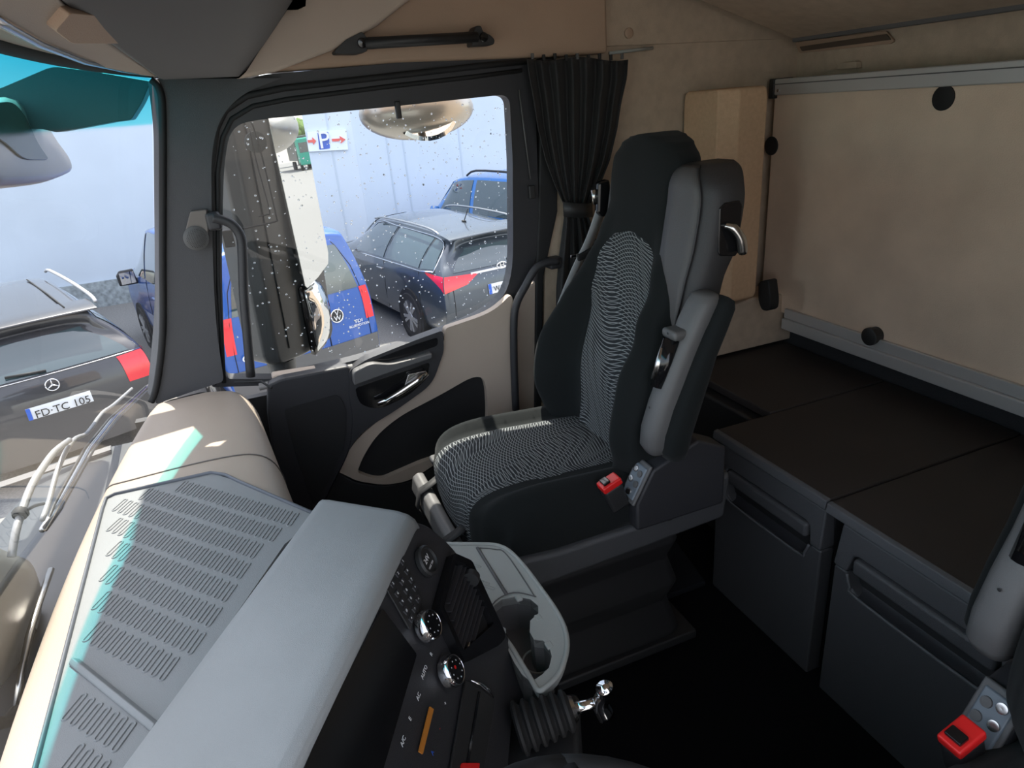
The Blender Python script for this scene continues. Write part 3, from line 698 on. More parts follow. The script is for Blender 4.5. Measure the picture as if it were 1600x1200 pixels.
prism('hazard_button', [FP(*p, .004) for p in rnd([(722, 1192, 2), (750, 1192, 2), (745, 1230, 2), (716, 1230, 2)], 3)], -FN * .006, 'red', con, bevel=.001)
# lower body of console
lb = [Bp + e_ * a + nh * b for a, b in ((.03, -.17), (.05, -.02), (.62, -.02), (.62, -.2))]
prism('lower_body', [V((p.x, p.y, .79)) for p in lb], (0, 0, -.79), 'blk', con, bevel=.01)

# ================================================================ CUP HOLDER TRAY
CZ = .622
cup = thing('cup_holder_tray', 'light grey cup holder tray beside the centre console', 'cup holder', tuple(PZ(830, 960, .3)))
co = [PZ(*p, CZ) for p in rnd([(690, 850, 3), (786, 851, 22), (818, 882, 30), (880, 968, 40), (889, 1012, 30), (873, 1058, 30), (842, 1082, 8), (800, 1012, 0), (740, 930, 0)], 10)]
g8 = lambda X, Y: (480 + X / 2.727, 760 + Y / 2.727)
hole = [g8(*p) for p in ((788, 548), (796, 505), (830, 478), (890, 468), (950, 478), (984, 508), (985, 540), (950, 572), (948, 620), (965, 650), (1005, 655), (1032, 685), (1042, 725), (1030, 772), (1000, 802), (955, 832), (915, 800), (885, 755), (852, 690), (845, 605), (800, 578))]
hp_ = [PZ(*p, CZ) for p in hole]
ring('tray_top', co, hp_, (0, 0, -.018), 'lgrey', cup)
tube('tray_rim', co + co[:2], .0045, 'lgrey', cup, n=8)
v_, f_ = loft_vf([[p + V((0, 0, -.002)) for p in hp_], [p + V((0, 0, -.075)) for p in hp_]], True)
make('cup_well', v_, f_, 'seatgrey', cup)
prism('well_floor', [p + V((0, 0, -.075)) for p in hp_], (0, 0, -.004), 'seatgrey', cup, bevel=0)
for (a, b) in ((888, 515), (985, 745)):
    c = PZ(*g8(a, b), CZ - .070)
    tube('cup_ring', [V((c.x + .028 * math.cos(2 * math.pi * q_ / 24), c.y + .028 * math.sin(2 * math.pi * q_ / 24), CZ - .069)) for q_ in range(25)], .002, 'lgrey', cup, n=6)
for a, b in ((985, 556), (805, 585), (900, 470), (1030, 672)):
    c = PZ(*g8(a, b), CZ + .001)
    box('grip_tab', c + V((0, 0, -.003)), (.016, .012, .006), 'lgrey', cup, bevel=.002)
tube('tray_step', [PZ(*g8(725, 262), CZ + .001), PZ(*g8(850, 462), CZ + .001)], .0035, 'seatgrey', cup, n=6)
tube('tray_step', crom([PZ(*g8(*p), CZ + .001) for p in ((735, 262), (800, 268), (850, 290), (970, 470))], 5), .0012, 'seatgrey', cup, n=6)
tube('tray_step', crom([PZ(*g8(*p), CZ + .001) for p in ((765, 560), (800, 490), (880, 452), (975, 470))], 5), .0012, 'seatgrey', cup, n=6)
mb = MB()
for a, b in ((655, 315), (690, 322), (720, 338), (700, 385), (730, 400), (755, 410), (778, 430), (720, 455), (750, 478), (690, 440), (660, 380)):
    mb.add(*stadium(PZ(*g8(a, b), CZ), d, .007, .0045, CZ, .0014))
mb.build('rib_pattern', 'lgrey', cup)
prism('tray_body', [V((on(p, V((.96, -.24, CZ)), .12).x, on(p, V((.96, -.24, CZ)), .12).y, CZ - .085)) for p in co], (0, 0, -.5), 'blk', cup, bevel=.006)

# ================================================================ BRAKE LEVER in bellows
b0, b1, b2 = PZ(806, 1140, .585), PZ(893, 1108, .60), PZ(938, 1096, .605)
lev = thing('brake_lever', 'chrome hand lever rising from a ribbed black rubber bellows', 'lever', tuple(b0))
axd = (b1 - b0).normalized(); L_ = (b1 - b0).length; pr = []
for i in range(6):
    f0 = i / 6; R_ = .040 - .010 * f0
    pr += [(R_ * .80, L_ * (f0 + .01)), (R_, L_ * (f0 + .05)), (R_, L_ * (f0 + .10)), (R_ * .80, L_ * (f0 + .15))]
lathe('bellows', [(0, 0)] + pr + [(.018, L_), (0, L_)], b0, axd, 'rubber', lev, n=28)
lathe('bellows_collar', [(0, L_), (.021, L_), (.018, L_ + .006), (0, L_ + .006)], b0, axd, 'satin', lev)
tube('lever_shaft', [b1, on(b1, b2, .5), b2], [.009, .0075, .008], 'chrome', lev, n=14, ry=[.011, .009, .009])
hd_ = [PZ(944, 1074, .64), PZ(945, 1084, .62), b2 + V((0, 0, -.002)), PZ(948, 1120, .575)]
tube('lever_head', crom(hd_, 4), .011, 'chrome', lev, n=12, ry=.014)
# lower console shelf that carries the bellows
tag(prism('lever_bracket', [PZ(*p, .545) for p in ((776, 1090), (905, 1080), (905, 1200), (850, 1330), (700, 1330))], (0, 0, -.54), 'blk', bevel=.01), 'black lower console block below the chrome lever', 'console')

# ================================================================ STEERING WHEEL (only its rim reaches the frame)
sw = thing('steering_wheel', 'black steering wheel rim at the bottom edge of the picture', 'steering wheel', (.30, -.19, .80))
sn = V((0, -.42, .9)).normalized(); sr, su, _ = frame(sn, (0, 1, 0)); sc = V((.262, -.19, .79))
ringp = [sc + (sr * math.cos(a) + su * math.sin(a)) * .215 for a in [2 * math.pi * i / 48 for i in range(49)]]
tube('rim', ringp, .015, 'rubber', sw, n=12)
lathe('hub', [(0, -.03), (.07, -.03), (.085, 0), (.07, .02), (0, .03)], sc - sn * .03, sn, 'blk', sw)
for a in (0, math.pi, -math.pi / 2): tube('spoke', [sc - sn * .02, sc + (sr * math.cos(a) + su * math.sin(a)) * .21], .014, 'blk2', sw, n=8, ry=.02)
tube('column', [sc - sn * .03, V((.245, .0, .42))], .04, 'blk', sw, n=12)

# ================================================================ SEATS
def make_seat(cx, dy, dz, s, label, cy0=0.0):
    """s = -1: inner side towards -x; u runs towards the inner side"""
    t = thing('cab_seat', label, 'seat', (cx, -.62 + dy, 0))
    def P(u, y, z): return V((cx + s * u, y + dy, z + dz))
    sg = lambda v: (v > 0) - (v < 0)
    def sup(c, e): return sg(c) * abs(c) ** e
    def interp(tab, v):
        if v <= tab[0][0]: return tab[0][1]
        for (a, b), (c, d_) in zip(tab, tab[1:]):
            if v <= c:
                k = (v - a) / (c - a); k = k * k * (3 - 2 * k); return b + (d_ - b) * k
        return tab[-1][1]
    # ---- cushion
    def cush(u, a, off=0.0):
        au = abs(u)
        bol = interp([(0, 0), (.150, 0), (.165, -.006), (.205, .022), (.245, .004), (.27, -.02)], au)
        fr = interp([(0, -.325), (.16, -.335), (.2, -.35), (.255, -.395)], au)
        sh = math.sqrt(max(0, 1 - (au / .272) ** 8))
        yc, hl = (fr - .88) / 2, (fr + .88) / 2 + off
        hh = .088 * (.35 + .65 * sh) + off
        ca, sa = math.cos(a), math.sin(a)
        y = yc + sup(ca, .42) * hl; z = .530 + sup(sa, .55) * hh
        if sa > 0: z += bol * sa + .012 * max(0, (y + .62) / .3) * sa - .018 * max(0, (-.55 - y) / .3)
        return P(u, y, z)
    rows = []
    for i in range(37):
        u = -.268 + .536 * i / 36; u = max(-.2715, min(.2715, u))
        rows.append([cush(u, 2 * math.pi * k / 48) for k in range(48)])
    loft('seat_cushion', rows, 'velour', t, closed=True, cap=True)
    rows = []; uv = []
    for i in range(17):
        u = -.152 + .304 * i / 16; row = []; L = 0; prev = None
        for k in range(40):
            a = math.radians(-38 + (158 + 38) * k / 39)
            edge_ = .0055 if 0 < i < 16 else -.002
            p = cush(u, a, edge_); row.append(p)
            if prev is not None: L += (p - prev).length
            uv.append((u, L)); prev = p
        rows.append(row)
    loft('cushion_insert', rows, 'fabric', t, uvs=uv)
    # ---- backrest
    W_ = [(.50, .19), (.58, .235), (.68, .275), (.80, .280), (.90, .262), (1.0, .225), (1.1, .190), (1.2, .165), (1.26, .157), (1.31, .143), (1.345, .110), (1.36, .07), (1.366, .02)]
    BO = [(.50, .03), (.60, .075), (.72, .105), (.85, .105), (.95, .075), (1.05, .035), (1.12, .012), (1.2, .0)]
    def yc(z): return -.765 - .205 * (z - .6) - .02 * math.exp(-((z - .78) / .12) ** 2) * -1 + (.02 if z > 1.2 else 0) * min(1, (z - 1.2) / .1)
    def backp(z, th, off=0.0):
        w_ = interp(W_, z) + off; b = interp(BO, z); thk = .105 - .05 * max(0, (z - 1.2) / .2)
        c_, s_ = math.cos(th), math.sin(th)
        u = sup(c_, .62) * w_; au = abs(u) / w_
        if s_ >= 0:
            y = yc(z) + s_ ** .8 * .04 - .04 + off
            if b > 0: y += b * interp([(0, 0), (.42, 0), (.50, -.02), (.80, 1.), (.93, .75), (1., .25)], au)
        else: y = yc(z) - .04 - abs(s_) ** .7 * thk + b * .25 * au ** 4
        return P(u, y, z)
    zz = [.50, .52, .56] + [.60 + .0167 * i for i in range(43)] + [1.31, 1.32, 1.33, 1.338, 1.345, 1.351, 1.356, 1.360, 1.3635, 1.366]
    rows = [[backp(z, 2 * math.pi * k / 96) for k in range(96)] for z in zz]
    loft('backrest', rows, 'velour', t, closed=True, cap=True)
    rows = []; uv = []
    zt = 1.145
    for i in range(34):
        z = .585 + (zt - .585) * i / 33; row = []
        hw = .125 * (1 - max(0, (z - 1.05) / (zt - 1.05)) ** 2.5) ** .5 if z > 1.05 else .125
        hw = max(hw, .004)
        hw *= 1 + .10 * math.exp(-((z - .95) / .12) ** 2) - .12 * math.exp(-((z - .68) / .08) ** 2)
        w_ = interp(W_, z)
        for k in range(17):
            u = -hw + 2 * hw * k / 16
            c_ = min(1, max(-1, u / w_)); c_ = sg(c_) * abs(c_) ** (1 / .62); th = math.acos(c_)
            ed = .005 if 0 < k < 16 and i < 33 else -.001
            p = backp(z, th, 0); p.y += ed; row.append(p); uv.append((u, z * 1.04))
        rows.append(row)
    loft('backrest_insert', rows, 'fabric', t, uvs=uv)
    # ---- shoulder shells
    for side in (1, -1):
        rows = []
        spec = [(1.305, .155, .235, -.925, -1.03), (1.318, .14, .225, -.94, -1.02), (1.305, .14, .250, -.915, -1.05), (1.28, .14, .278, -.900, -1.07), (1.24, .14, .288, -.895, -1.075), (1.15, .14, .288, -.88, -1.05), (1.09, .15, .284, -.865, -1.02), (1.03, .19, .278, -.855, -.98), (.985, .22, .27, -.85, -.96), (.90, .235, .265, -.85, -.93)]
        spec = spec[1:]
        spec = [(z - .012, a, b, c_ + .005, max(d_, c_ - .105) + (.0 if z > 1.1 else .01)) for z, a, b, c_, d_ in spec]
        if side < 0: spec = [(z, a - .01, b - .055, c_ - .055, d_ - .04) for z, a, b, c_, d_ in spec if z > 1.06]
        spec = [tuple(v_) for v_ in crom([V(q_) for q_ in spec], 3)]
        for z, a, b, yf, ybk in spec:
            r4 = .018
            pts = [(a, yf + .0), (b - .035, yf + .002), (b - r4 * .4, yf - r4 * .6), (b, yf - r4 * 1.6), (b, (yf + ybk) / 2), (b - .004, ybk + .02), (b - .03, ybk), (a, ybk)]
            rows.append([P(side * u, y, z) for u, y in pts])
        o = loft('shoulder_shell', rows, 'leather2', t, closed=True, cap=True, smooth=True)
        o['label'] = 'dark grey leather shoulder wing'
        fr = [[P(side * (a + (b - .03 - a) * k / 4), yf + .004, z) for k in range(5)] for z, a, b, yf, ybk in spec[1:-1]]
        f_o = loft('shell_facing', fr, 'leather', t, solid=-.006)
        tube('piping', [P(side * (b - .028), yf + .004, z) for z, a, b, yf, ybk in spec[1:-1]], .0025, 'leather2', t, n=6)
    # release lever in bezel on the inner shell side
    c = P(.288, -.965, 1.19)
    ba = [P(.286, y, z) for y, z in ((-.912, 1.225), (-.912, 1.135), (-.917, 1.125), (-.958, 1.118), (-.966, 1.128), (-.970, 1.225), (-.962, 1.235), (-.925, 1.235))]
    prism('lever_bezel', ba, (s * .006, 0, 0), 'gloss', t, bevel=.003)
    tube('release_lever', crom([P(.290, -.930, 1.188), P(.300, -.940, 1.183), P(.308, -.955, 1.160), P(.306, -.964, 1.128)], 4), [.008] * 4 + [.010] * 4 + [.011] * 4 + [.010], 'satin', t, n=10, ry=.014)
    # belt guide on outer shoulder
    gx = [P(-.255, y, z) for y, z in ((-.93, 1.235), (-.965, 1.24), (-.975, 1.16), (-.945, 1.135), (-.925, 1.15))]
    prism('belt_guide', gx, (s * -.03, 0, 0), 'gloss', t, bevel=.008)
    tube('belt_guide_slot', [P(-.272, -.922, 1.215), P(-.272, -.926, 1.175)], .006, 'satin', t, n=8, ry=.009)
    # ---- arm rest folded up along the back
    rows = []
    arm = [(z_ + .008, y_ + .024, a_, b_) for z_, y_, a_, b_ in [(1.050, -.895, .025, .02), (1.045, -.895, .036, .028), (1.03, -.890, .042, .034), (.99, -.870, .044, .038), (.93, -.845, .040, .040), (.88, -.828, .038, .046), (.82, -.805, .038, .052), (.76, -.785, .038, .052), (.72, -.778, .036, .048), (.70, -.780, .030, .036), (.693, -.782, .018, .02)]]
    for z, y, hu, hy in arm:
        rows.append([P(.305 + sup(math.cos(a), .7) * hu * .85, y + sup(math.sin(a), .7) * hy * .8, z - .25 * 0) for a in [2 * math.pi * k / 20 for k in range(20)]])
    # widen rear with a dark pad
    loft('armrest_body', rows, 'seatgrey', t, closed=True, cap=True)
    rows = []
    for z, y, hu, hy in arm:
        rows.append([P(.322 + sup(math.cos(a), .7) * (hu + .002), y - .026 + sup(math.sin(a), .7) * (hy * .66), z - .012) for a in [2 * math.pi * k / 20 for k in range(20)]])
    loft('armrest_pad', rows, 'velour', t, closed=True, cap=True)
    lv = [P(.310, -.822, .955), P(.308, -.800, .87)]
    bz = tube('armrest_window', [P(.298, -.795, .965), P(.298, -.765, .860)], .020, 'gloss', t, n=12, ry=.022)
    tube('thumb_wheel', [P(.296, -.784, .945), P(.296, -.760, .878)], .011, 'satin', t, n=16, ry=.018)
    box('armrest_collar', P(.300, -.802, .978), (.052, .04, .022), 'seatgrey', t, bevel=.008)
    for z, y in ((.983, -.779), (.82, -.733)): lathe('screw_hole', [(0, 0), (.003, 0), (0, .001)], P(.305, y, z), (0, 1, 0), 'rubber', t, n=8)
    # ---- seat pan: side covers, front rail, straps
    for side in (1, -1):
        pf = [(-.315, .575), (-.33, .535), (-.40, .50), (-.62, .465), (-.80, .45), (-.97, .44), (-.985, .60), (-.90, .60), (-.86, .545), (-.60, .525), (-.40, .545), (-.345, .575)]
        if side > 0: pf = [(-.30, .515), (-.305, .47), (-.33, .44), (-.45, .42), (-.75, .43), (-.97, .44), (-.985, .57), (-.83, .545), (-.72, .500), (-.50, .50), (-.36, .515), (-.32, .53)]
        else: pf = [(max(-.985, y * .95 - .045), z - .05) for y, z in pf]
        prism('side_cover', [P(side * .235, y, z) for y, z in pf], (s * side * .05, 0, 0), 'lock', t, bevel=.014, seg=4)
    rl = [(-.300, .505), (-.284, .495), (-.276, .455), (-.290, .425), (-.312, .420), (-.318, .50)]
    prism('front_rail', [P(-.235, y, z) for y, z in rl], (s * .475, 0, 0), 'seatgrey', t, bevel=.006, seg=3)
    for u in (-.13, .12): 
        loft('rail_strap', [[P(u - .016, y, z), P(u + .016, y, z)] for y, z in ((-.34, .53), (-.310, .514), (-.280, .502), (-.268, .455), (-.285, .417), (-.34, .41))], 'rubber', t, solid=.003)
    # control pod
    pod = [P(.238, -.70, .575), P(.238, -.745, .655), P(.238, -.87, .70), P(.238, -.95, .66), P(.238, -.95, .50), P(.238, -.70, .50)]
    prism('control_pod', pod, (s * .065, 0, 0), 'blk2', t, bevel=.008)
    n1 = (P(0, .72, .57 + .1) - P(0, .72, .67)); 
    A_, B_ = P(.27, -.715, .598), P(.27, -.752, .665)
    dd = (B_ - A_).normalized(); nn = V((0, dd.z, -dd.y)); nn = nn if nn.y > 0 else -nn
    cpn = (P(.270, -.698, .575) + P(.270, -.745, .657)) / 2
    rt = Matrix((V((s, 0, 0)), dd, nn)).transposed()
    box('pod_frame', cpn + nn * .003, (.060, .105, .008), 'seatgrey', t, bevel=.008, rot=rt, seg=4)
    box('pod_panel', cpn + nn * .006, (.046, .085, .008), 'pad_blue', t, bevel=.008, rot=rt, seg=4)
    for k, (a, b) in enumerate(((-.010, .028), (.010, .022), (-.012, .0), (.012, -.004), (0, -.028))):
        lathe('pod_button', [(0, 0), (.0085, 0), (.008, .003), (.005, .0035), (0, .003)], cpn + nn * .010 + V((s, 0, 0)) * a + dd * b, nn, 'seatgrey' if k % 2 else 'satin', t, n=16)
    lathe('height_dial', [(0, 0), (.016, 0), (.015, .003), (0, .004)], P(.287, -.80, .505), (s, 0, 0), 'blk', t)
    # belt buckle
    bu = thing if False else None
    bk = box('buckle', P(.262, -.665, .590), (.035, .05, .07), 'blk', t, bevel=.008, rot=Matrix.Rotation(-.35, 3, 'X'))
    rb_ = box('buckle_button', P(.262, -.652, .628), (.036, .052, .018), 'red', t, bevel=.004, rot=Matrix.Rotation(-.35, 3, 'X')); rb_['label'] = 'red buckle button'
    box('buckle_slot', P(.262, -.640, .636), (.024, .018, .008), 'gloss', t, bevel=.002, rot=Matrix.Rotation(-.35, 3, 'X'))
    # suspension base
    rows = []
    for z, k in ((0.02, .95), (.06, 1.), (.16, .9), (.22, .98), (.30, .9), (.36, .98), (.42, .9), (.47, .95)):
        zz_ = z - dz
        rows.append([P(u * k, -.62 + y * k, zz_ if z < .1 else z) for u, y in ((-.21, .24), (.21, .24), (.225, .2), (.225, -.24), (.21, -.27), (-.21, -.27), (-.225, -.24), (-.225, .2))])
    loft('suspension_bellows', rows, 'rubber', t, closed=True, cap=True, smooth=False, bevel=.006)
    bbox('base_plate', P(-.24, -.33, .02 - dz), P(.24, -.93, .05 - dz), 'blk', t, bevel=.006)
    return t, P
seat, SP = make_seat(1.455, 0, 0, -1, 'dark passenger seat with wavy line fabric and upright folded armrest')
seat2, SP2 = make_seat(.150, -.115, -.025, 1, 'dark driver seat cut off by the lower right corner of the picture')
# little pneumatic rod under the seat
t = thing('adjuster_rod', 'thin dark adjusting rod with bright tip below the passenger seat', 'lever', tuple(PX(880, 890, 1.24)))
tube('rod', [PX(835, 905, 1.235), PX(905, 882, 1.2)], .003, 'blk2', t, n=6)
lathe('rod_tip', [(0, -.004), (.005, 0), (0, .004)], PX(910, 880, 1.2), (1, 0, 0), 'chrome', t, n=10)

# ---- seat belt of the passenger seat
bl = thing('seat_belt', 'grey webbing seat belt hanging beside the passenger seat back', 'seat belt', tuple(PX(905, 400, 1.76)))
bp = [PX(942, 322, 1.73), PX(925, 370, 1.745), PX(905, 412, 1.755), PX(885, 460, 1.765), PX(872, 500, 1.77), PX(868, 560, 1.775), PX(872, 640, 1.775)]
bp = crom(bp, 5)
loft('webbing', [[p + V((-.006, .022, 0)), p + V((.004, -.018, 0))] for p in bp], 'belt', bl, solid=.0015)
box('belt_latch', PX(915, 397, 1.75), (.02, .06, .022), 'rubber', bl, bevel=.005, rot=Matrix.Rotation(-.25, 3, 'X'))
box('latch_tongue', PX(897, 400, 1.75), (.004, .022, .008), 'chrome', bl, bevel=.001)
tag(tube('buckle_stalk', [PX(872, 620, 1.74), PX(868, 655, 1.74)], .012, 'blk', n=8, ry=.006), 'short black belt anchor between the seat cushion and the door', 'anchor')

# ================================================================ CURTAIN
cur = thing('curtain', 'black gathered curtain tied back beside the passenger door', 'curtain', tuple(PX(900, 300, 1.93)))
Lb = [(88, 823), (120, 827), (160, 834), (200, 840), (250, 853), (290, 868), (318, 881), (330, 882)]
Rb = [(88, 981), (120, 979), (160, 970), (200, 964), (250, 952), (290, 936), (318, 922), (330, 918)]
Lb2 = [(330, 882), (350, 880), (400, 873), (450, 869), (520, 868), (600, 870), (700, 874)]
Rb2 = [(330, 918), (350, 924), (400, 940), (450, 950), (520, 955), (600, 955), (700, 950)]
def li(T_, v):
    for (a, b), (c_, d_) in zip(T_, T_[1:]):
        if v <= c_: return b + (d_ - b) * (v - a) / (c_ - a)
    return T_[-1][1]
def drape(name, LB, RB, y0, y1, n, folds, amp0, amp1, seed):
    rows = []; rnd_ = random.Random(seed); ph = [rnd_.uniform(0, 6) for _ in range(6)]
    for j in range(n + 1):
        py = y0 + (y1 - y0) * j / n; tt = j / n; row = []
        for k in range(121):
            u = k / 120
            px = li(LB, py) + (li(RB, py) - li(LB, py)) * u
            amp = amp0 + (amp1 - amp0) * tt
            f = math.sin(2 * math.pi * (folds * u + .25 * math.sin(3.1 * u + ph[0]) + .10 * math.sin(4 * tt + ph[1]))) + .45 * math.sin(2 * math.pi * (folds * .53 * u + ph[2]) + 2.2 * tt)
            row.append(PX(px, py + 3 * math.sin(u * 9), 1.94 + .02 * u - amp * f))
        rows.append(row)
    return loft(name, rows, 'curtain', cur, solid=.002)
drape('upper_drape', Lb, Rb, 92, 326, 30, 7.2, .016, .012, 3)
drape('lower_drape', Lb2, Rb2, 326, 690, 24, 4.3, .010, .014, 5)
tb = [PX(px, py, x) for px, py, x in ((880, 327, 1.915), (890, 328, 1.90), (905, 329, 1.895), (918, 329, 1.90), (926, 328, 1.93))]
loft('tie_band', [[p + V((0, 0, .022)), p - V((0, 0, .022))] for p in crom(tb, 4)], 'blk', cur, solid=.003)
for k in range(9):
    a = PX(832 + k * 17.5, 88 + (2 if k % 2 else 0), 1.95)
    box('curtain_glider', a, (.008, .008, .016), 'seatgrey' if k % 4 == 0 else 'blk', cur, bevel=.001)

# ================================================================ TRUCK EXTERIOR: mirrors, wipers, cowl
t = thing('main_mirror', 'tall dark door mirror with a flat glass above a small convex glass', 'mirror', tuple(PX(440, 590, 2.32)))
# plan-view points of the housing: near inner edge, glass edge, far outer edge
def hx(z):      # plan section at height z, follows the slightly leaning housing
    k = (1.45 - z) / .75
    a = PX(385 + 28 * k, 250, 2.28); b = PX(437 + 22 * k, 250, 2.34)
    ox = .0; A = V((2.28, -.020 + .018 * k, z)); B = V((2.345, -.120 + .02 * k, z)); Cc = V((2.475, -.245 + .03 * k, z))
    return A, B, Cc
rows = []
for z, s in ((.70, .75), (.712, .93), (.74, 1), (.9, 1), (1.1, 1), (1.3, 1), (1.5, 1), (1.62, 1), (1.65, .8)):
    A, B, Cc = hx(z); D_ = Cc + V((.03, .06, 0)); E_ = A + V((.09, .10, 0)); F_ = A + V((.01, .045, 0))
    m_ = (A + B + Cc + D_ + E_ + F_) / 6
    rows.append([m_ + (p - m_) * s for p in (A, B, Cc, D_, E_, F_)])
loft('housing', rows, 'mhouse', t, closed=True, cap=True, smooth=False, bevel=.012, seg=3)
# glass plates lie in the B-C face
def gp(z, f, off=.004):
    A, B, Cc = hx(z); n_ = V((-(Cc - B).y, (Cc - B).x, 0)).normalized(); n_ = n_ if n_.y < 0 else -n_
    return B + (Cc - B) * f + n_ * (off - .004 + (1.6 - z) * .052)
mg = [gp(1.60, .06), gp(1.60, .97), gp(1.02, .97), gp(.985, .90), gp(.955, .5), gp(.935, .12), gp(.945, .06)]
prism('main_glass', mg, (.006, .006, 0), 'mirror', t, bevel=.001)
rows = []
for j in range(9):
    z = .925 - .215 * j / 8; k = math.sin(math.pi * (j + .6) / 9.2) ** .4; row = []
    for i in range(9):
        f = .10 + (.66 * k) * i / 8; row.append(gp(z + .02 * i / 8, f, -.012 + .022 * math.sin(math.pi * i / 8) * math.sin(math.pi * j / 8)))
    rows.append(row)
loft('convex_glass', rows, 'mirror', t, solid=-.004)
loft('convex_bezel', [[p + (p - rows[4][4]) * .10 + V((.016, .016, 0)) for p in r] for r in rows], 'gloss', t, solid=-.02)
tube('housing_seam', [hx(z)[0] + V((.025, -.042, 0)) for z in (.75, 1.0, 1.3, 1.6)], .002, 'rubber', t, n=6)
lathe('mirror_foot', [(.045, -.01), (.05, .0), (.046, .06), (.05, .10), (0, .10)], V((2.36, -.01, .60)), (0, 0, 1), 'mhouse', t)
loft('foot_arm', [[V((2.05, -.06, z)), V((2.05, .06, z)), V((2.38, .05, z)), V((2.38, -.06, z))] for z in (.58, .64)], 'mhouse', t, closed=True, cap=True, smooth=False, bevel=.01)
# thin wire loop of the mirror bracket as seen in front of the housing
wl = thing('wire_bracket', 'thin black wire bracket looped in front of the mirror housing', 'bracket', tuple(PX(400, 300, 2.2)))
tube('wire', crom([PX(*p, 2.20) for p in ((352, 365), (360, 362), (428, 347), (432, 342), (431, 335), (412, 255), (398, 205), (392, 190))], 3), .0028, 'rubber', wl, n=6)
tube('wire', crom([PX(*p, 2.21) for p in ((404, 338), (418, 335), (421, 328), (400, 250), (390, 200))], 3), .0022, 'rubber', wl, n=6)
box('wire_clamp', PX(357, 372, 2.15), (.03, .03, .05), 'blk', wl, bevel=.004)
lathe('wire_clip', [(0, 0), (.03, 0), (.03, .02), (0, .025)], PX(398, 222, 2.24), (-1, -.2, 0), 'mhouse', wl, n=16)

# kerb mirror above the door
t = thing('kerb_mirror', 'rounded kerb mirror hanging outside above the passenger window', 'mirror', (2.36, -.60, 1.50))
rows = []
for j in range(13):
    ph = -math.pi / 2 + math.pi * .62 * j / 12; row = []
    for k in range(28):
        a = 2 * math.pi * k / 28; row.append(V((2.37 + .13 * math.cos(a) * math.cos(ph), -.61 + .195 * math.sin(a) * math.cos(ph), 1.455 + .09 * math.sin(ph))))
    rows.append(row)
loft('shell', rows, mat('kerb_mirror_shell', (.48, .46, .42), .30, metal=.55, bump=.4, bscale=14), t, closed=True)
lathe('mirror_disc', [(0, 0), (.11, 0), (.10, .01), (0, .016)], V((2.32, -.62, 1.452)), (-.75, .1, .55), 'mirror', t)
tube('mirror_arm', [V((2.38, -.6, 1.48)), V((2.25, -.6, 1.62)), V((2.06, -.6, 1.66))], .018, 'mhouse', t)
# front mirror and its arm
t = thing('front_mirror', 'rounded front mirror on a dark arm outside the upper windscreen', 'mirror', (2.1, .47, 1.45))
fm_ = rnd([(-60, 165, 30), (22, 148, 25), (48, 172, 20), (72, 215, 20), (101, 252, 14), (104, 270, 10), (70, 286, 25), (20, 293, 30), (-60, 300, 30)], 8)
F0 = [PY(*p, .47) for p in fm_]; cF = sum(F0, V()) / len(F0)
rows = [[cF + (p - cF) * s + V((0, dy, 0)) for p in F0] for s, dy in ((.80, -.030), (.93, -.022), (1., 0), (1., .04), (.9, .08), (.6, .10))]
loft('shell', rows, mat('front_mirror_shell', (.40, .37, .35), .3, metal=.6, bump=.3, bscale=10), t, closed=True, cap=True)
gl_ = [PY(*p, .435) for p in rnd([(-60, 170, 10), (20, 157, 14), (40, 180, 14), (60, 225, 14), (78, 250, 8), (38, 250, 14), (0, 215, 20), (-60, 200, 10)], 6)]
prism('mirror_glass', gl_, (0, .02, 0), mat('dark_reflection', (.025, .03, .022), .25), t, bevel=.003)  # matte dark colour stands in for the dark reflection in this glass
ap_ = [PX(px, py, 2.09) for px, py in rnd([(-70, 158, 0), (0, 138, 10), (82, 103, 14), (150, 112, 10), (236, 127, 3), (222, 160, 8), (205, 187, 4), (180, 190, 6), (88, 207, 6), (60, 200, 20), (-70, 215, 0)], 5)]
prism('arm', ap_, (.10, 0, 0), 'mhouse', t, bevel=.012)
# wipers lying on the glass
WN = V((0, 1, .31)); WPt = V((1.3, .462, .8))
def wpt(a, b): return PP(a, b, WPt, WN)
t = thing('wiper', 'pale silver windscreen wiper resting on the lower windscreen', 'wiper', tuple(wpt(100, 760)))
tube('blade', [wpt(*p) for p in ((234, 600), (180, 650), (140, 700), (110, 755), (90, 790), (66, 828))], .0055, 'satin', t, n=8)
tube('blade_strip', [wpt(*p) for p in ((228, 603), (170, 655), (132, 702), (104, 752), (84, 790), (70, 826))], .003, 'blk', t, n=8)
tube('blade_strip', [wpt(*p) for p in ((238, 603), (186, 652), (147, 702), (116, 757), (95, 795), (72, 828))], .003, 'seatgrey', t, n=8)
tube('yoke', crom([wpt(*p) for p in ((206, 607), (178, 632), (160, 645), (137, 676), (118, 685), (103, 705), (90, 735), (84, 755), (76, 785), (66, 812))], 3), .0048, 'wiper', t, n=8)
tube('wiper_arm', crom([wpt(*p) for p in ((108, 688), (86, 705), (64, 735), (48, 762), (34, 800), (25, 830), (18, 870))], 3), .006, 'wiper', t, n=8)
tube('hose', crom([wpt(*p) for p in ((68, 787), (55, 790), (42, 797), (34, 806))], 3), .003, 'blk', t, n=6)
lathe('arm_collar', [(.010, -.006), (.012, 0), (.010, .006)], wpt(32, 802), (wpt(25, 830) - wpt(34, 800)), 'rubber', t, n=12)
t = thing('wiper', 'second wiper arm running along the lower left windscreen edge', 'wiper', tuple(wpt(50, 960)))
tube('wiper_arm', [wpt(*p) for p in ((80, 890), (62, 940), (46, 992), (34, 1050), (26, 1110))], .006, 'satin', t, n=8)
box('arm_clip', wpt(48, 992), (.03, .012, .012), 'rubber', t, bevel=.003)
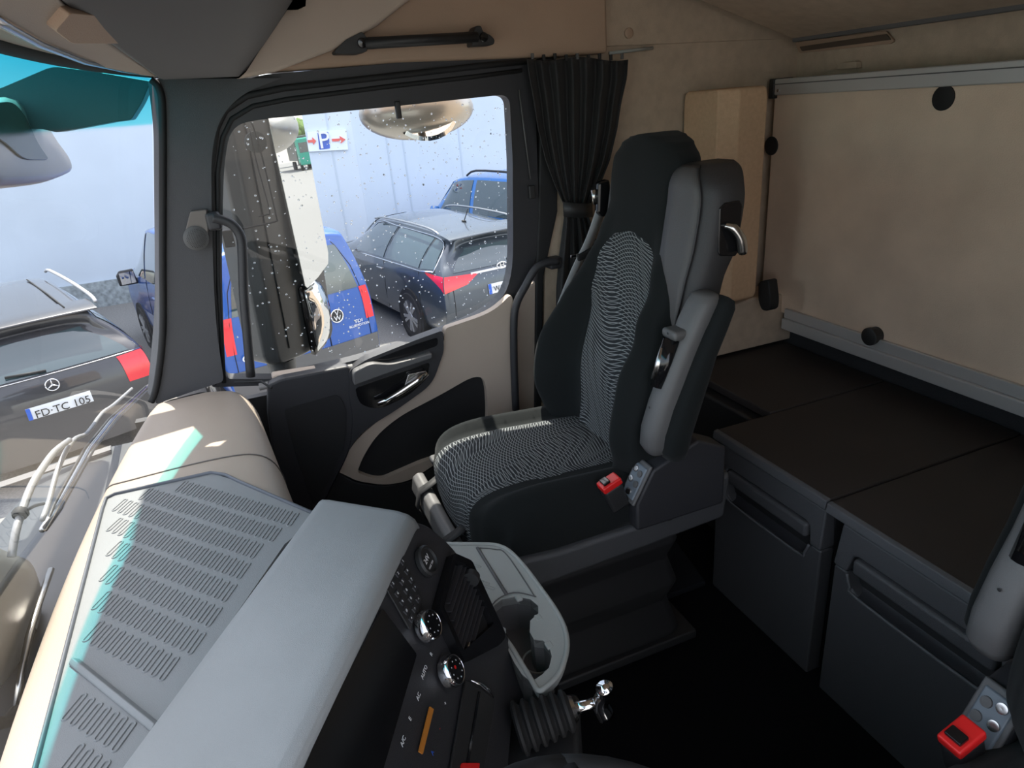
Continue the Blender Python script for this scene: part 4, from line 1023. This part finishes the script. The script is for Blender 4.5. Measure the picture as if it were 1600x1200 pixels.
tube('ribbed_hose', [wpt(*p) for p in ((-20, 1135), (0, 1130), (14, 1126), (24, 1112))], .010, 'rubber', t, n=10)
# cowl under the glass
rows = []
for i in range(31):
    x = -.3 + 2.45 * i / 30; y = yb(min(x, 2.05)) + .055
    rows.append([V((x, y - .02, .55)), V((x, y + .012, .585)), V((x, y + .07, .60)), V((x, y + .20, .60)), V((x, y + .33, .585)), V((x, y + .38, .53)), V((x, y + .39, .35)), V((x, y + .39, -.9))])
tag(loft('truck_front_cowl', rows, mat('front_cowl', (.06, .065, .07), .4, var=.1)), 'dark grey cowl panel of the truck front below the windscreen', 'cowl')
cwl = [[PP(px, py, (1, .6, .603), (0, 0, 1)) for px, py in q] for q in (((-20, 765), (175, 700), (175, 707), (-20, 774)), ((125, 722), (176, 703), (176, 712), (125, 731)))]
tag(prism('cowl_strip', [p + V((0, 0, .004)) for p in cwl[0]], (0, 0, .006), 'seatgrey', bevel=.001), 'thin pale strip across the dark cowl below the windscreen', 'trim')
pod = thing('dark_housing', 'rounded dark grey housing beyond the lower left windscreen edge', 'housing', tuple(PP(20, 960, (1, .52, .8), (0, 1, .3))))
pc = [PP(*p, (1, .50, .8), (0, 1, .3)) for p in ((-60, 860), (20, 862), (48, 880), (60, 925), (52, 980), (30, 1030), (-10, 1085), (-60, 1120))]
pcc = crom(pc, 4, True); c_ = sum(pcc, V()) / len(pcc)
loft('shell', [[c_ + (p - c_) * s + V((0, dy, dy * .3)) for p in pcc] for s, dy in ((.3, -.022), (.7, -.018), (.93, -.006), (1, .01), (1, .06))], mat('housing_grey', (.10, .105, .10), .35), pod, closed=True, cap=True)

# ================================================================ OUTSIDE
GZ = -1.5
struct(bbox('ground', (-60, -140, GZ - .1), (80, 60, GZ), 'asphalt', bevel=0))
XW = 14.3
wl_ = bbox('building_wall', (XW, -35, GZ), (XW + .4, 35, 8.5), 'wall', bevel=0); tag(wl_, 'tall pale blue-grey concrete wall behind the parked cars', 'wall')
tag(bbox('wall_plinth', (XW - .06, -35, GZ), (XW, 35, GZ + .47), 'plinth', bevel=.0), 'grey stone plinth along the foot of the pale wall', 'plinth')
mb = MB()
for p in ((607, 0), (632, 0), (520, 0), (300, 0), (720, 0)):
    q = PX(p[0], 240, XW); mb.add(*box_vf((XW - .004, q.y, 3.5), .01, .03, 10))
tag(mb.build('wall_joints', mat('joint_grey', (.50, .58, .67), .9)), 'narrow vertical joints in the pale wall', 'joint')
# parking sign
t = thing('parking_sign', 'white parking sign with blue P and red arrows on the pale wall', 'sign', tuple(PX(512, 220, XW - .03)))
sa = [PX(*p, XW - .05) for p in ((480, 206), (541, 202), (544, 234), (482, 237))]
prism('sign_panel', sa, (.04, 0, 0), 'sign', t, bevel=0)
prism('blue_square', [PX(*p, XW - .055) for p in rnd([(496, 207, 2), (513, 206, 2), (516, 232, 2), (499, 234, 2)], 3)], (.02, 0, 0), 'pblue', t, bevel=0)
c = PX(506.5, 220, XW - .08); text('letter', 'P', .86 * .52, c, (0, -1, 0), (0, 0, 1), 'white', t, ext=.004, center=True)
def arrow(a, b, nm='arrow'):
    A, B = PX(*a, XW - .07), PX(*b, XW - .07); d_ = B - A
    u = V((0, 0, 1)) * .024; h = V((0, 0, 1)) * .07; m_ = A + d_ * .6
    prism(nm, [A + u, m_ + u, m_ + h, B, m_ - h, m_ - u, A - u], (.015, 0, 0), mat('arrow_red', (.7, .10, .09), .5), t, bevel=0)
arrow((519, 219), (540, 218)); arrow((481, 221), (494, 220))

def P2(x, y): return V((x, y, 0))
def car(name, label, cat, x, y, hd, L, W, prof, belt, sill, paint, rearx, wins, rear, wheels, wr=.32, group='parked cars by the wall'):
    """local frame: origin under the middle of the tail, +X forward, +Y left"""
    t = thing(name, label, cat, (x, y, GZ), hd, group)
    LOCAL[0] = True
    # prof: (x, zroof, half width at roof, half width at belt)
    def sect(i):
        X_, zr, wr_, wb = prof[i]
        zb_ = belt(X_); glass_h = zr - zb_
        pts = [(.88 * wb, sill), (.98 * wb, sill + .10), (wb, sill + .35), (.995 * wb, (sill + zb_) / 2 + .1), (.965 * wb, zb_ if glass_h > .05 else zr - .04)]
        if glass_h > .05: pts += [((wb * .965 + wr_) / 2 + .01, zb_ + glass_h * .5), (wr_, zr - .07), (wr_ * .93, zr - .02), (wr_ * .6, zr + .01), (0, zr + .02)]
        else: pts += [(.94 * wb, zr - .03), (.9 * wb, zr - .015), (.8 * wb, zr - .005), (.5 * wb, zr + .01), (0, zr + .02)]
        return [V((X_ + (rearx(z) if i == 0 else rearx(z) * max(0, 1 - (X_ - prof[0][0]) / .35) if X_ - prof[0][0] < .35 else 0), yy, z)) for yy, z in pts]
    base = [sect(i) for i in range(len(prof))]
    nP = 10
    def S(u, v):
        def cr(a, b, c, d, k): return .5 * ((2 * b) + (c - a) * k + (2 * a - 5 * b + 4 * c - d) * k * k + (3 * b - a - 3 * c + d) * k ** 3)
        def g(i, j): return base[max(0, min(len(base) - 1, i))][max(0, min(nP - 1, j))]
        i = min(int(u), len(base) - 2); ku = u - i; j = min(int(v), nP - 2); kv = v - j
        r_ = [cr(g(ii, j - 1), g(ii, j), g(ii, j + 1), g(ii, j + 2), kv) for ii in (i - 1, i, i + 1, i + 2)]
        return cr(*r_, ku)
    nu, nv = (len(base) - 1) * 4, (nP - 1) * 3
    mb = MB()
    for sd in (1, -1):
        rows = [[V((p.x, p.y * sd, p.z)) for p in [S(i / 4, j / 3) for j in range(nv + 1)]] for i in range(nu + 1)]
        mb.add(*loft_vf(rows))
    def RR(v, k, off=0.):       # tail surface: v along the section, k -1..1 across
        p = S(0, v); bul = .05 * (1 - k * k)
        return V((p.x - bul - off, p.y * k, p.z))
    mb.add(*loft_vf([[RR(j / 3, -1 + 2 * k / 16) for k in range(17)] for j in range(nv + 1)]))
    nn = len(base) - 1
    mb.add(*loft_vf([[V((S(nn, j / 3).x + .08 * (1 - (k / 8 - 1) ** 2), S(nn, j / 3).y * (k / 8 - 1), S(nn, j / 3).z)) for k in range(17)] for j in range(nv + 1)]))
    body = mb.build('body', paint, t, smooth=True)
    body.modifiers.new('w', 'WELD').merge_threshold = .002
    def patch(nm, quad, m_, off=.006, tail=False, n=10, par=t, side=1):
        q = quad; rows = []
        for i in range(n + 1):
            row = []
            for j in range(n + 1):
                a, b = i / n, j / n
                u = (q[0][0] * (1 - a) + q[1][0] * a) * (1 - b) + (q[3][0] * (1 - a) + q[2][0] * a) * b
                v = (q[0][1] * (1 - a) + q[1][1] * a) * (1 - b) + (q[3][1] * (1 - a) + q[2][1] * a) * b
                if tail: p = RR(v, u, off)
                else:
                    p = S(u, v); p = V((p.x, (p.y + off) * side, p.z + (off if v > 6.5 else off * .3)))
                row.append(p)
            rows.append(row)
        return loft(nm, rows, m_, par)
    for nm, q, m_ in wins: 
        patch(nm, q, m_, side=1)
        if nm in ('side_window', 'roof_rail_mount', 'tail_light_wrap'): patch(nm, q, m_, side=-1)
    for nm, q, m_ in rear: patch(nm, q, m_, tail=True)
    # wheels
    for wx_ in wheels:
        for sd in (1, -1):
            yy = sd * (W / 2 - .10)
            lathe('wheel_arch', [(0, .0), (wr + .06, 0), (wr + .06, .112), (wr + .03, .112), (0, .112)], V((wx_, yy, wr)), (0, sd, 0), 'rubber', t, n=32)
            w_ = lathe('tyre', [(wr * .68, .116), (wr * .95, .125), (wr, .11), (wr, .0), (wr * .6, 0)], V((wx_, yy, wr)), (0, sd, 0), 'tyre', t, n=32)
            lathe('rim', [(0, .108), (wr * .1, .11), (wr * .60, .100), (wr * .66, .122), (wr * .70, .118)], V((wx_, yy, wr)), (0, sd, 0), 'blk2', w_, n=32)
            mb2 = MB()
            for k in range(10):
                a = 2 * math.pi * k / 10 + (.13 if k % 2 else -.13) ; dr = V((math.cos(a), 0, math.sin(a))); pr_ = V((-math.sin(a), 0, math.cos(a)))
                c0 = V((wx_, yy + sd * .128, wr)); 
                v_, f_ = prism_vf([c0 + dr * wr * .12 + pr_ * wr * .05, c0 + dr * wr * .66 + pr_ * wr * .065, c0 + dr * wr * .66 - pr_ * wr * .065, c0 + dr * wr * .12 - pr_ * wr * .05], V((0, -sd * .015, 0)))
                mb2.add(v_, f_)
            mb2.add(*lathe_vf([(0, .13), (wr * .18, .13), (wr * .2, .12)], V((wx_, yy, wr)), (0, sd, 0), 16))
            mb2.build('spokes', 'rim', w_)
    return t, S, RR, patch
def done(): LOCAL[0] = False
yv = lambda *a: a

# --- blue van
H = math.atan2(.30, .955)
prof = [(0.0, 1.72, .66, .86), (.12, 1.80, .70, .885), (.9, 1.83, .71, .895), (2.2, 1.83, .71, .895), (3.05, 1.80, .69, .89), (3.45, 1.66, .66, .89), (3.85, 1.35, .66, .885), (4.2, 1.12, .7, .875), (4.6, 1.0, .7, .86), (4.95, .82, .7, .80)]
vt, S, RR, patch = car('van', 'blue van with round badge parked beyond the door mirror', 'van', 7.36, -.33, H, 4.95, 1.79, prof,
    lambda x: 1.10, .24, 'vblue', lambda z: .10 * max(0, (z - 1.1) / .7) ** 1.2,
    [('side_window', [(3.05, 4.15), (3.95, 4.15), (3.85, 6.1), (3.05, 6.1)], 'cglass'), ('side_window', [(4.05, 4.15), (6.1, 4.15), (5.05, 6.1), (4.02, 6.1)], 'cglass'),
     ('windscreen', [(5.35, 6.3), (6.3, 6.3), (6.2, 9), (5.2, 9)], 'cglass'), ('sill_trim', [(1.6, 1.2), (6.2, 1.2), (6.2, 1.5), (1.6, 1.5)], 'blk'), ('side_moulding', [(1.6, 2.3), (6.2, 2.3), (6.2, 2.5), (1.6, 2.5)], 'vblue')],
    [('rear_window', [(-.86, 4.2), (-.36, 4.2), (-.36, 6.3), (-.84, 6.1)], 'cglass'), ('rear_window', [(-.22, 4.2), (.86, 4.2), (.84, 6.1), (-.2, 6.3)], 'cglass'),
     ('tail_light', [(-.99, 3.05), (-.87, 3.05), (-.87, 4.2), (-.985, 4.2)], 'lamp'), ('tail_light', [(.87, 3.05), (.99, 3.05), (.985, 4.2), (.87, 4.2)], 'lamp'),
     ('rear_bumper', [(-1., .1), (1., .1), (1., 2.0), (-1., 2.0)], 'seatgrey')], [.72, 3.85])
xr, yl = V((0, -1, 0)), V((0, 0, 1))
def tailpt(RR_, v, k, off): return RR_(v, k, off)
tube('door_seam', [RR(v, -.30, .004) for v in (2.0, 2.6, 3.2, 3.8, 4.3, 5, 6, 7)], .006, 'rubber', vt, n=6)
tube('door_seam', [RR(v, .90 if v < 6 else .84, .004) for v in (2.0, 3, 4, 5, 6, 7)], .004, 'rubber', vt, n=6)
tube('door_seam', [RR(v, -.90 if v < 6 else -.84, .004) for v in (2.0, 3, 4, 5, 6, 7)], .004, 'rubber', vt, n=6)
p = RR(3.45, -.45, .012)
tube('badge', [p + V((0, .072 * math.cos(2 * math.pi * q_ / 28), .072 * math.sin(2 * math.pi * q_ / 28))) for q_ in range(29)], .008, 'chrome', vt, n=6)
lathe('badge_disc', [(0, 0), (.068, 0), (0, .001)], p, (-1, 0, 0), 'blk', vt, n=24)
text('badge_letters', 'V', .080, p + V((-.006, 0, .030)), xr, yl, 'white', vt, ext=.003, center=True)
text('badge_letters', 'W', .080, p + V((-.006, 0, -.026)), xr, yl, 'white', vt, ext=.003, center=True)
text('lettering', 'CADDY', .11, RR(2.75, .55, .012), xr, yl, 'white', vt, ext=.003, center=True, sx=1.3)
text('lettering', 'TDI', .055, RR(3.05, -.74, .012), xr, yl, 'white', vt, ext=.003, center=True, sx=1.2)
text('lettering', 'BLUEMOTION', .04, RR(2.85, -.74, .012), xr, yl, 'white', vt, ext=.003, center=True)
# door mirror at front left
o = loft('door_mirror', [[V((3.55 + x, .98 + y * s, 1.12 + z * s)) for y, z in ((-.12, -.10), (.12, -.09), (.13, .06), (.08, .12), (-.10, .12))] for x, s in ((0, .8), (.02, 1), (.12, .8))], 'blk2', vt, closed=True, cap=True, bevel=.02)
tube('mirror_stalk', [V((3.6, .80, 1.06)), V((3.6, .9, 1.08))], .03, 'blk', vt)
loft('mirror_glass', [[V((3.545, .98 + y, 1.12 + z)) for y in (-.09, .09)] for z in (-.07, .09)], 'mirror', vt)
box('door_handle', V((2.55, .905, .98)), (.16, .03, .03), 'vblue', vt, bevel=.01)
tube('front_door_seam', [V((S(3.97, v).x, S(3.97, v).y + .003, S(3.97, v).z)) for v in (1, 2, 3, 4, 5, 6)], .004, 'rubber', vt, n=6)
done()

# --- dark grey wagon
H = math.atan2(.19, .98)
prof = [(0.0, 1.30, .50, .86), (.30, 1.42, .53, .89), (1.0, 1.46, .55, .905), (1.9, 1.475, .56, .91), (2.7, 1.44, .55, .91), (3.15, 1.28, .55, .905), (3.6, 1.05, .6, .90), (4.1, .93, .65, .89), (4.5, .82, .65, .86), (4.78, .62, .65, .74)]
wt, S, RR, patch = car('wagon', 'dark grey estate wagon with slim red tail lights seen through the door window', 'car', 8.02, -2.92, H, 4.78, 1.82, prof,
    lambda x: .98 - .02 * max(0, x - 1), .20, 'wgrey', lambda z: (.36 * max(0, (z - .92) / .4) + (.05 if z < .5 else 0)) if z < 1.4 else .36,
    [('side_window', [(.95, 4.35), (1.55, 4.2), (1.55, 5.9), (1.12, 5.7)], 'cglass'), ('side_window', [(1.62, 4.2), (2.85, 4.2), (2.85, 6.0), (1.62, 5.95)], 'cglass'), ('side_window', [(2.95, 4.2), (4.6, 4.2), (3.9, 6.0), (2.95, 6.0)], 'cglass'),
     ('windscreen', [(4.2, 6.4), (5.4, 6.2), (5.35, 9), (4.05, 9)], 'cglass'), ('tail_light_wrap', [(0.0, 3.42), (1.25, 4.02), (1.35, 4.12), (0.0, 4.12)], 'lamp')],
    [('rear_window', [(-.84, 4.25), (.84, 4.25), (.80, 6.6), (-.80, 6.6)], 'cglass'), ('tail_light', [(.62, 3.62), (.998, 3.42), (.99, 4.12), (.42, 4.0)], 'lamp'), ('tail_light', [(-.62, 3.62), (-.998, 3.42), (-.99, 4.12), (-.42, 4.0)], 'lamp'),
     ('chrome_strip', [(-.55, 3.98), (.55, 3.98), (.55, 4.1), (-.55, 4.1)], 'satin'), ('number_plate', [(-.30, 3.0), (.30, 3.0), (.30, 3.45), (-.30, 3.45)], 'plate')], [1.0, 3.75], wr=.33)
tube('window_chrome', [V((S(u, v).x, S(u, v).y + .012, S(u, v).z)) for u, v in ((.95, 4.25), (1.5, 4.1), (2.2, 4.1), (3, 4.1), (3.8, 4.1), (4.6, 4.1))], .010, 'chrome', wt, n=6)
tube('window_chrome', crom([V((S(u, v).x, S(u, v).y + .012, S(u, v).z)) for u, v in ((.95, 4.25), (1.05, 5.6), (1.5, 6.05), (2.2, 6.1), (3, 6.1), (3.9, 6.1), (4.6, 4.1))], 3), .008, 'chrome', wt, n=6)
for sd in (1, -1): tube('roof_rail', crom([V((x, .60 * sd, z)) for x, z in ((.5, 1.455), (.8, 1.50), (1.6, 1.515), (2.3, 1.50), (2.6, 1.46))], 3), .014, 'satin', wt, n=8)
loft('spoiler', [[V((x + .0, y, z + .01 * (1 - (y / .6) ** 2))) for y in (-.62, -.4, -.2, 0, .2, .4, .62)] for x, z in ((.62, 1.455), (.40, 1.45), (.20, 1.42), (.16, 1.405), (.30, 1.38))], 'wgrey', wt, smooth=True)
tube('aerial', [V((.9, 0, 1.48)), V((.75, 0, 1.66))], .006, 'rubber', wt, n=6)
box('aerial_foot', V((.9, 0, 1.485)), (.09, .03, .02), 'rubber', wt, bevel=.006)
tube('rear_wiper', [RR(4.5, -.15, .02), RR(4.75, -.5, .03), RR(4.9, -.72, .03)], .010, 'rubber', wt, n=6)
text('plate_number', 'WAK AN 6', .095, RR(3.22, -.02, .024), xr, (.15, 0, 1), 'gloss', wt, ext=.002, center=True, sx=.9)
loft('plate_band', [[RR(v, k, .014) for k in (.30, .25)] for v in (3.0, 3.2, 3.45)], 'pblue', wt)
lg = RR(4.16, 0, .02)
tube('badge', [lg + V((0, .075 * math.cos(a), .04 * math.sin(a))) for a in [2 * math.pi * k / 24 for k in range(25)]], .008, 'chrome', wt, n=6)
text('badge_letters', 'H', .08, lg + V((-.005, 0, 0)), xr, (.1, 0, 1), 'chrome', wt, ext=.003, center=True, sx=1.3)
box('door_handle', V((1.95, .905, .86)), (.18, .035, .03), 'satin', wt, bevel=.01)
for u in (1.58, 2.9): tube('door_seam', [V((S(u, v).x, S(u, v).y + .002, S(u, v).z)) for v in (1, 2, 3, 4, 5, 6)], .004, 'rubber', wt, n=6)
tube('bumper_seam', [RR(v, .86, .003) for v in (1.5, 2, 2.6, 3.2, 3.6)], .004, 'rubber', wt, n=6)
done()

# --- blue off-roader behind it
H = math.atan2(.25, .966)
prof = [(0.0, 1.72, .66, .86), (.15, 1.78, .70, .90), (1.0, 1.82, .71, .91), (2.2, 1.82, .71, .91), (2.9, 1.76, .69, .905), (3.2, 1.60, .68, .90), (3.6, 1.20, .7, .90), (4.2, 1.12, .7, .89), (4.6, .98, .7, .86)]
st, S, RR, patch = car('offroad_car', 'blue off-road wagon with black roof rails behind the dark grey wagon', 'car', 9.1, -4.95, H, 4.6, 1.84, prof,
    lambda x: 1.18, .35, 'sblue', lambda z: .06 * max(0, (z - 1.1) / .7),
    [('side_window', [(1.25, 4.15), (1.95, 4.15), (1.95, 6.05), (1.3, 6.05)], 'cglass'), ('side_window', [(2.08, 4.15), (2.98, 4.15), (2.98, 6.05), (2.08, 6.05)], 'cglass'), ('side_window', [(3.1, 4.15), (5.2, 4.15), (4.4, 6.05), (3.1, 6.05)], 'cglass'),
     ('windscreen', [(4.4, 6.4), (5.9, 6.2), (5.85, 9), (4.3, 9)], 'cglass')],
    [('rear_window', [(-.82, 4.2), (.82, 4.2), (.80, 6.3), (-.80, 6.3)], 'cglass')], [.9, 3.7], wr=.38)
for sd in (1, -1): tube('roof_rail', crom([V((x, .64 * sd, z)) for x, z in ((.35, 1.80), (.5, 1.88), (1.3, 1.90), (2.3, 1.90), (2.6, 1.81))], 3), .018, 'blk', st, n=8)
tube('door_mirror', [V((3.25, .92, 1.22)), V((3.25, 1.05, 1.24))], .08, 'sblue', st, n=10, ry=.06)
done()

# --- black estate at the left with its number plate
H = math.atan2(.36, .93)
prof = [(0.0, 1.30, .52, .86), (.30, 1.42, .55, .885), (1.0, 1.46, .56, .895), (2.0, 1.47, .57, .90), (2.8, 1.43, .56, .90), (3.25, 1.28, .55, .90), (3.7, 1.05, .6, .895), (4.2, .93, .65, .88), (4.7, .78, .65, .80)]
mt, S, RR, patch = car('estate_car', 'black estate car with star badge in front of the truck at the left', 'car', 6.95, 1.98, H, 4.7, 1.79, prof,
    lambda x: .96, .22, 'bgrey', lambda z: (.48 * max(0, (z - .90) / .5)) if z < 1.40 else .48,
    [('side_window', [(.9, 4.3), (1.9, 4.2), (1.9, 6.0), (1.0, 5.8)], 'cglass'), ('side_window', [(2.0, 4.2), (3.0, 4.2), (3.0, 6.0), (2.0, 6.0)], 'cglass'), ('side_window', [(3.1, 4.2), (4.9, 4.2), (4.1, 6.0), (3.1, 6.0)], 'cglass'),
     ('tail_light_wrap', [(0.02, 3.1), (.45, 3.3), (.75, 4.1), (.02, 4.15)], 'lamp')],
    [('rear_window', [(-.88, 4.2), (.88, 4.2), (.84, 6.9), (-.84, 6.9)], 'cglass'), ('tail_light', [(.72, 3.1), (.995, 3.1), (.99, 4.1), (.70, 4.05)], 'lamp'), ('tail_light', [(-.72, 3.1), (-.995, 3.1), (-.99, 4.1), (-.70, 4.05)], 'lamp'),
     ('number_plate', [(-.31, 2.60), (.31, 2.60), (.31, 3.24), (-.31, 3.24)], 'plate')], [.95, 3.7], wr=.33)
for sd in (1, -1):
    tube('roof_rail', crom([V((x, .63 * sd, z)) for x, z in ((.42, 1.455), (.6, 1.50), (1.5, 1.525), (2.6, 1.51), (2.9, 1.46))], 3), .018, 'alu', mt, n=8)
    tube('roof_seam', [V((x, .36 * sd, z)) for x, z in ((.45, 1.462), (1.2, 1.485), (2.4, 1.485))], .008, 'rubber', mt, n=6)
text('plate_number', 'FD·TC 105', .100, RR(2.92, -.02, .024), xr, (.0, 0, 1), 'gloss', mt, ext=.002, center=True)
loft('plate_band', [[RR(v, k, .014) for k in (.31, .27)] for v in (2.60, 2.9, 3.24)], 'pblue', mt)
p = RR(3.75, 0, .018)
tube('star_badge', [p + V((-.004, .055 * math.cos(a), .055 * math.sin(a))) for a in [2 * math.pi * k / 28 for k in range(29)]], .006, 'chrome', mt, n=6)
for k in range(3):
    a = math.pi / 2 + 2 * math.pi * k / 3
    tube('star_badge', [p + V((-.004, 0, 0)), p + V((-.004, .055 * math.cos(a), .055 * math.sin(a)))], [.010, .003], 'chrome', mt, n=6)
tube('rear_wiper', [RR(4.3, 0, .02), RR(4.45, .4, .03)], .012, 'rubber', mt, n=6)
tube('tailgate_seam', [RR(4.12, -1 + 2 * k / 12, .006) for k in range(13)], .005, 'chrome', mt, n=6)
loft('spoiler', [[V((x, y, z + .01 * (1 - (y / .6) ** 2))) for y in (-.60, -.3, 0, .3, .60)] for x, z in ((.66, 1.46), (.46, 1.455), (.30, 1.43), (.27, 1.415), (.40, 1.39))], 'bgrey', mt, smooth=True)
done()
# logs by the wall
for i in range(5):
    a = PX(176 + i * 2, 482 + i * 5, 13.2 - .1 * i)
    tag(tube('log', [V((13.6 - .2 * i, 2.9, GZ + .09 + .11 * (i % 3))), V((13.9 - .2 * i, 4.4, GZ + .09 + .11 * (i % 3)))], .07, 'wood', n=8), ('grey-brown log at the back of the small pile beside the van wheel', 'grey-brown log second from the wall in the small pile', 'topmost log in the middle of the small pile', 'grey-brown log second from the front of the small pile', 'foremost short log of the small pile beside the van')[i], 'log', 'logs by the wall')

# raindrops on the passenger window: tiny lenses of water
mb = MB(); rr_ = random.Random(11)
wpoly = [V((p.y, p.z, 0)) for p in xs(win, 2.0)]
n_ = 0
while n_ < 800:
    px, py = rr_.uniform(360, 800), rr_.uniform(160, 560)
    if rr_.random() > .35 + .65 * (px - 360) / 440: continue
    q = PX(px, py, 2.0135)
    if not inside(wpoly, V((q.y, q.z, 0))): continue
    r_ = rr_.choice((.0012, .0015, .0018, .0024, .0030)); mb.add(*lathe_vf([(0, 0), (r_, 0), (r_ * .8, r_ * .5), (0, r_ * .7)], q, (1, 0, 0), 7)); n_ += 1
o = mb.build('raindrops', mat('water', (1, 1, 1), .02, trans=1., ior=1.33), smooth=True); tag(o, 'small raindrops on the outside of the passenger window', 'raindrops', kind='stuff')

# behind the truck: what the mirrors see
t = thing('warehouse', 'beige clad building reflected in the door mirrors', 'building', (30, -30, GZ))
bbox('walls', (27, -95, GZ), (45, -60, 6), 'tan', t, bevel=0)
bbox('roof_edge', (26.8, -95, 6), (45, -59.8, 6.4), 'seatgrey', t, bevel=0)
for i, (x, y) in enumerate(((10, -104), (18, -110), (27, -106), (2, -108))):
    t = thing('tree', ('rounded green tree reflected in the mirrors', 'tall green tree behind the reflected road', 'low green tree beside the reflected road', 'green tree beside the reflected building')[i], 'tree', (x, y, GZ))
    tube('trunk', [V((x, y, GZ)), V((x, y, GZ + 3))], .25, 'wood', t, n=8)
    mb = MB()
    for k in range(14):
        c = V((x + rr_.uniform(-2, 2), y + rr_.uniform(-2, 2), GZ + rr_.uniform(2.5, 6))); R_ = rr_.uniform(.9, 1.6)
        mb.add(*lathe_vf([(0, -R_), (R_ * .7, -R_ * .7), (R_, 0), (R_ * .7, R_ * .7), (0, R_)], c, (0, 0, 1), 10))
    mb.build('crown', 'leaf', t, smooth=True)
for i, (x, y) in enumerate(((15.6, -85), (19.2, -88))):
    t = thing('truck', ('green truck reflected in the door mirror', 'dark truck reflected in the door mirror')[i], 'truck', (x, y, GZ))
    bbox('cab', (x - 1.2, y, GZ + .6), (x + 1.2, y + 2, GZ + 3.6), 'truckgreen' if i == 0 else 'wgrey', t, bevel=.15)
    bbox('windscreen', (x - 1.05, y + 2.0, GZ + 2.0), (x + 1.05, y + 2.02, GZ + 3.1), 'cglass', t, bevel=.005)
    bbox('trailer', (x - 1.25, y - 9, GZ + 1.1), (x + 1.25, y - .3, GZ + 3.9), 'seatgrey', t, bevel=.05)
    for k in (y + 1, y - 5, y - 6.3):
        for sd in (-1, 1): lathe('wheel', [(0, 0), (.5, 0), (.5, .3), (0, .3)], V((x + sd * 1.2, k, GZ + .5)), (-sd, 0, 0), 'tyre', t, n=20)
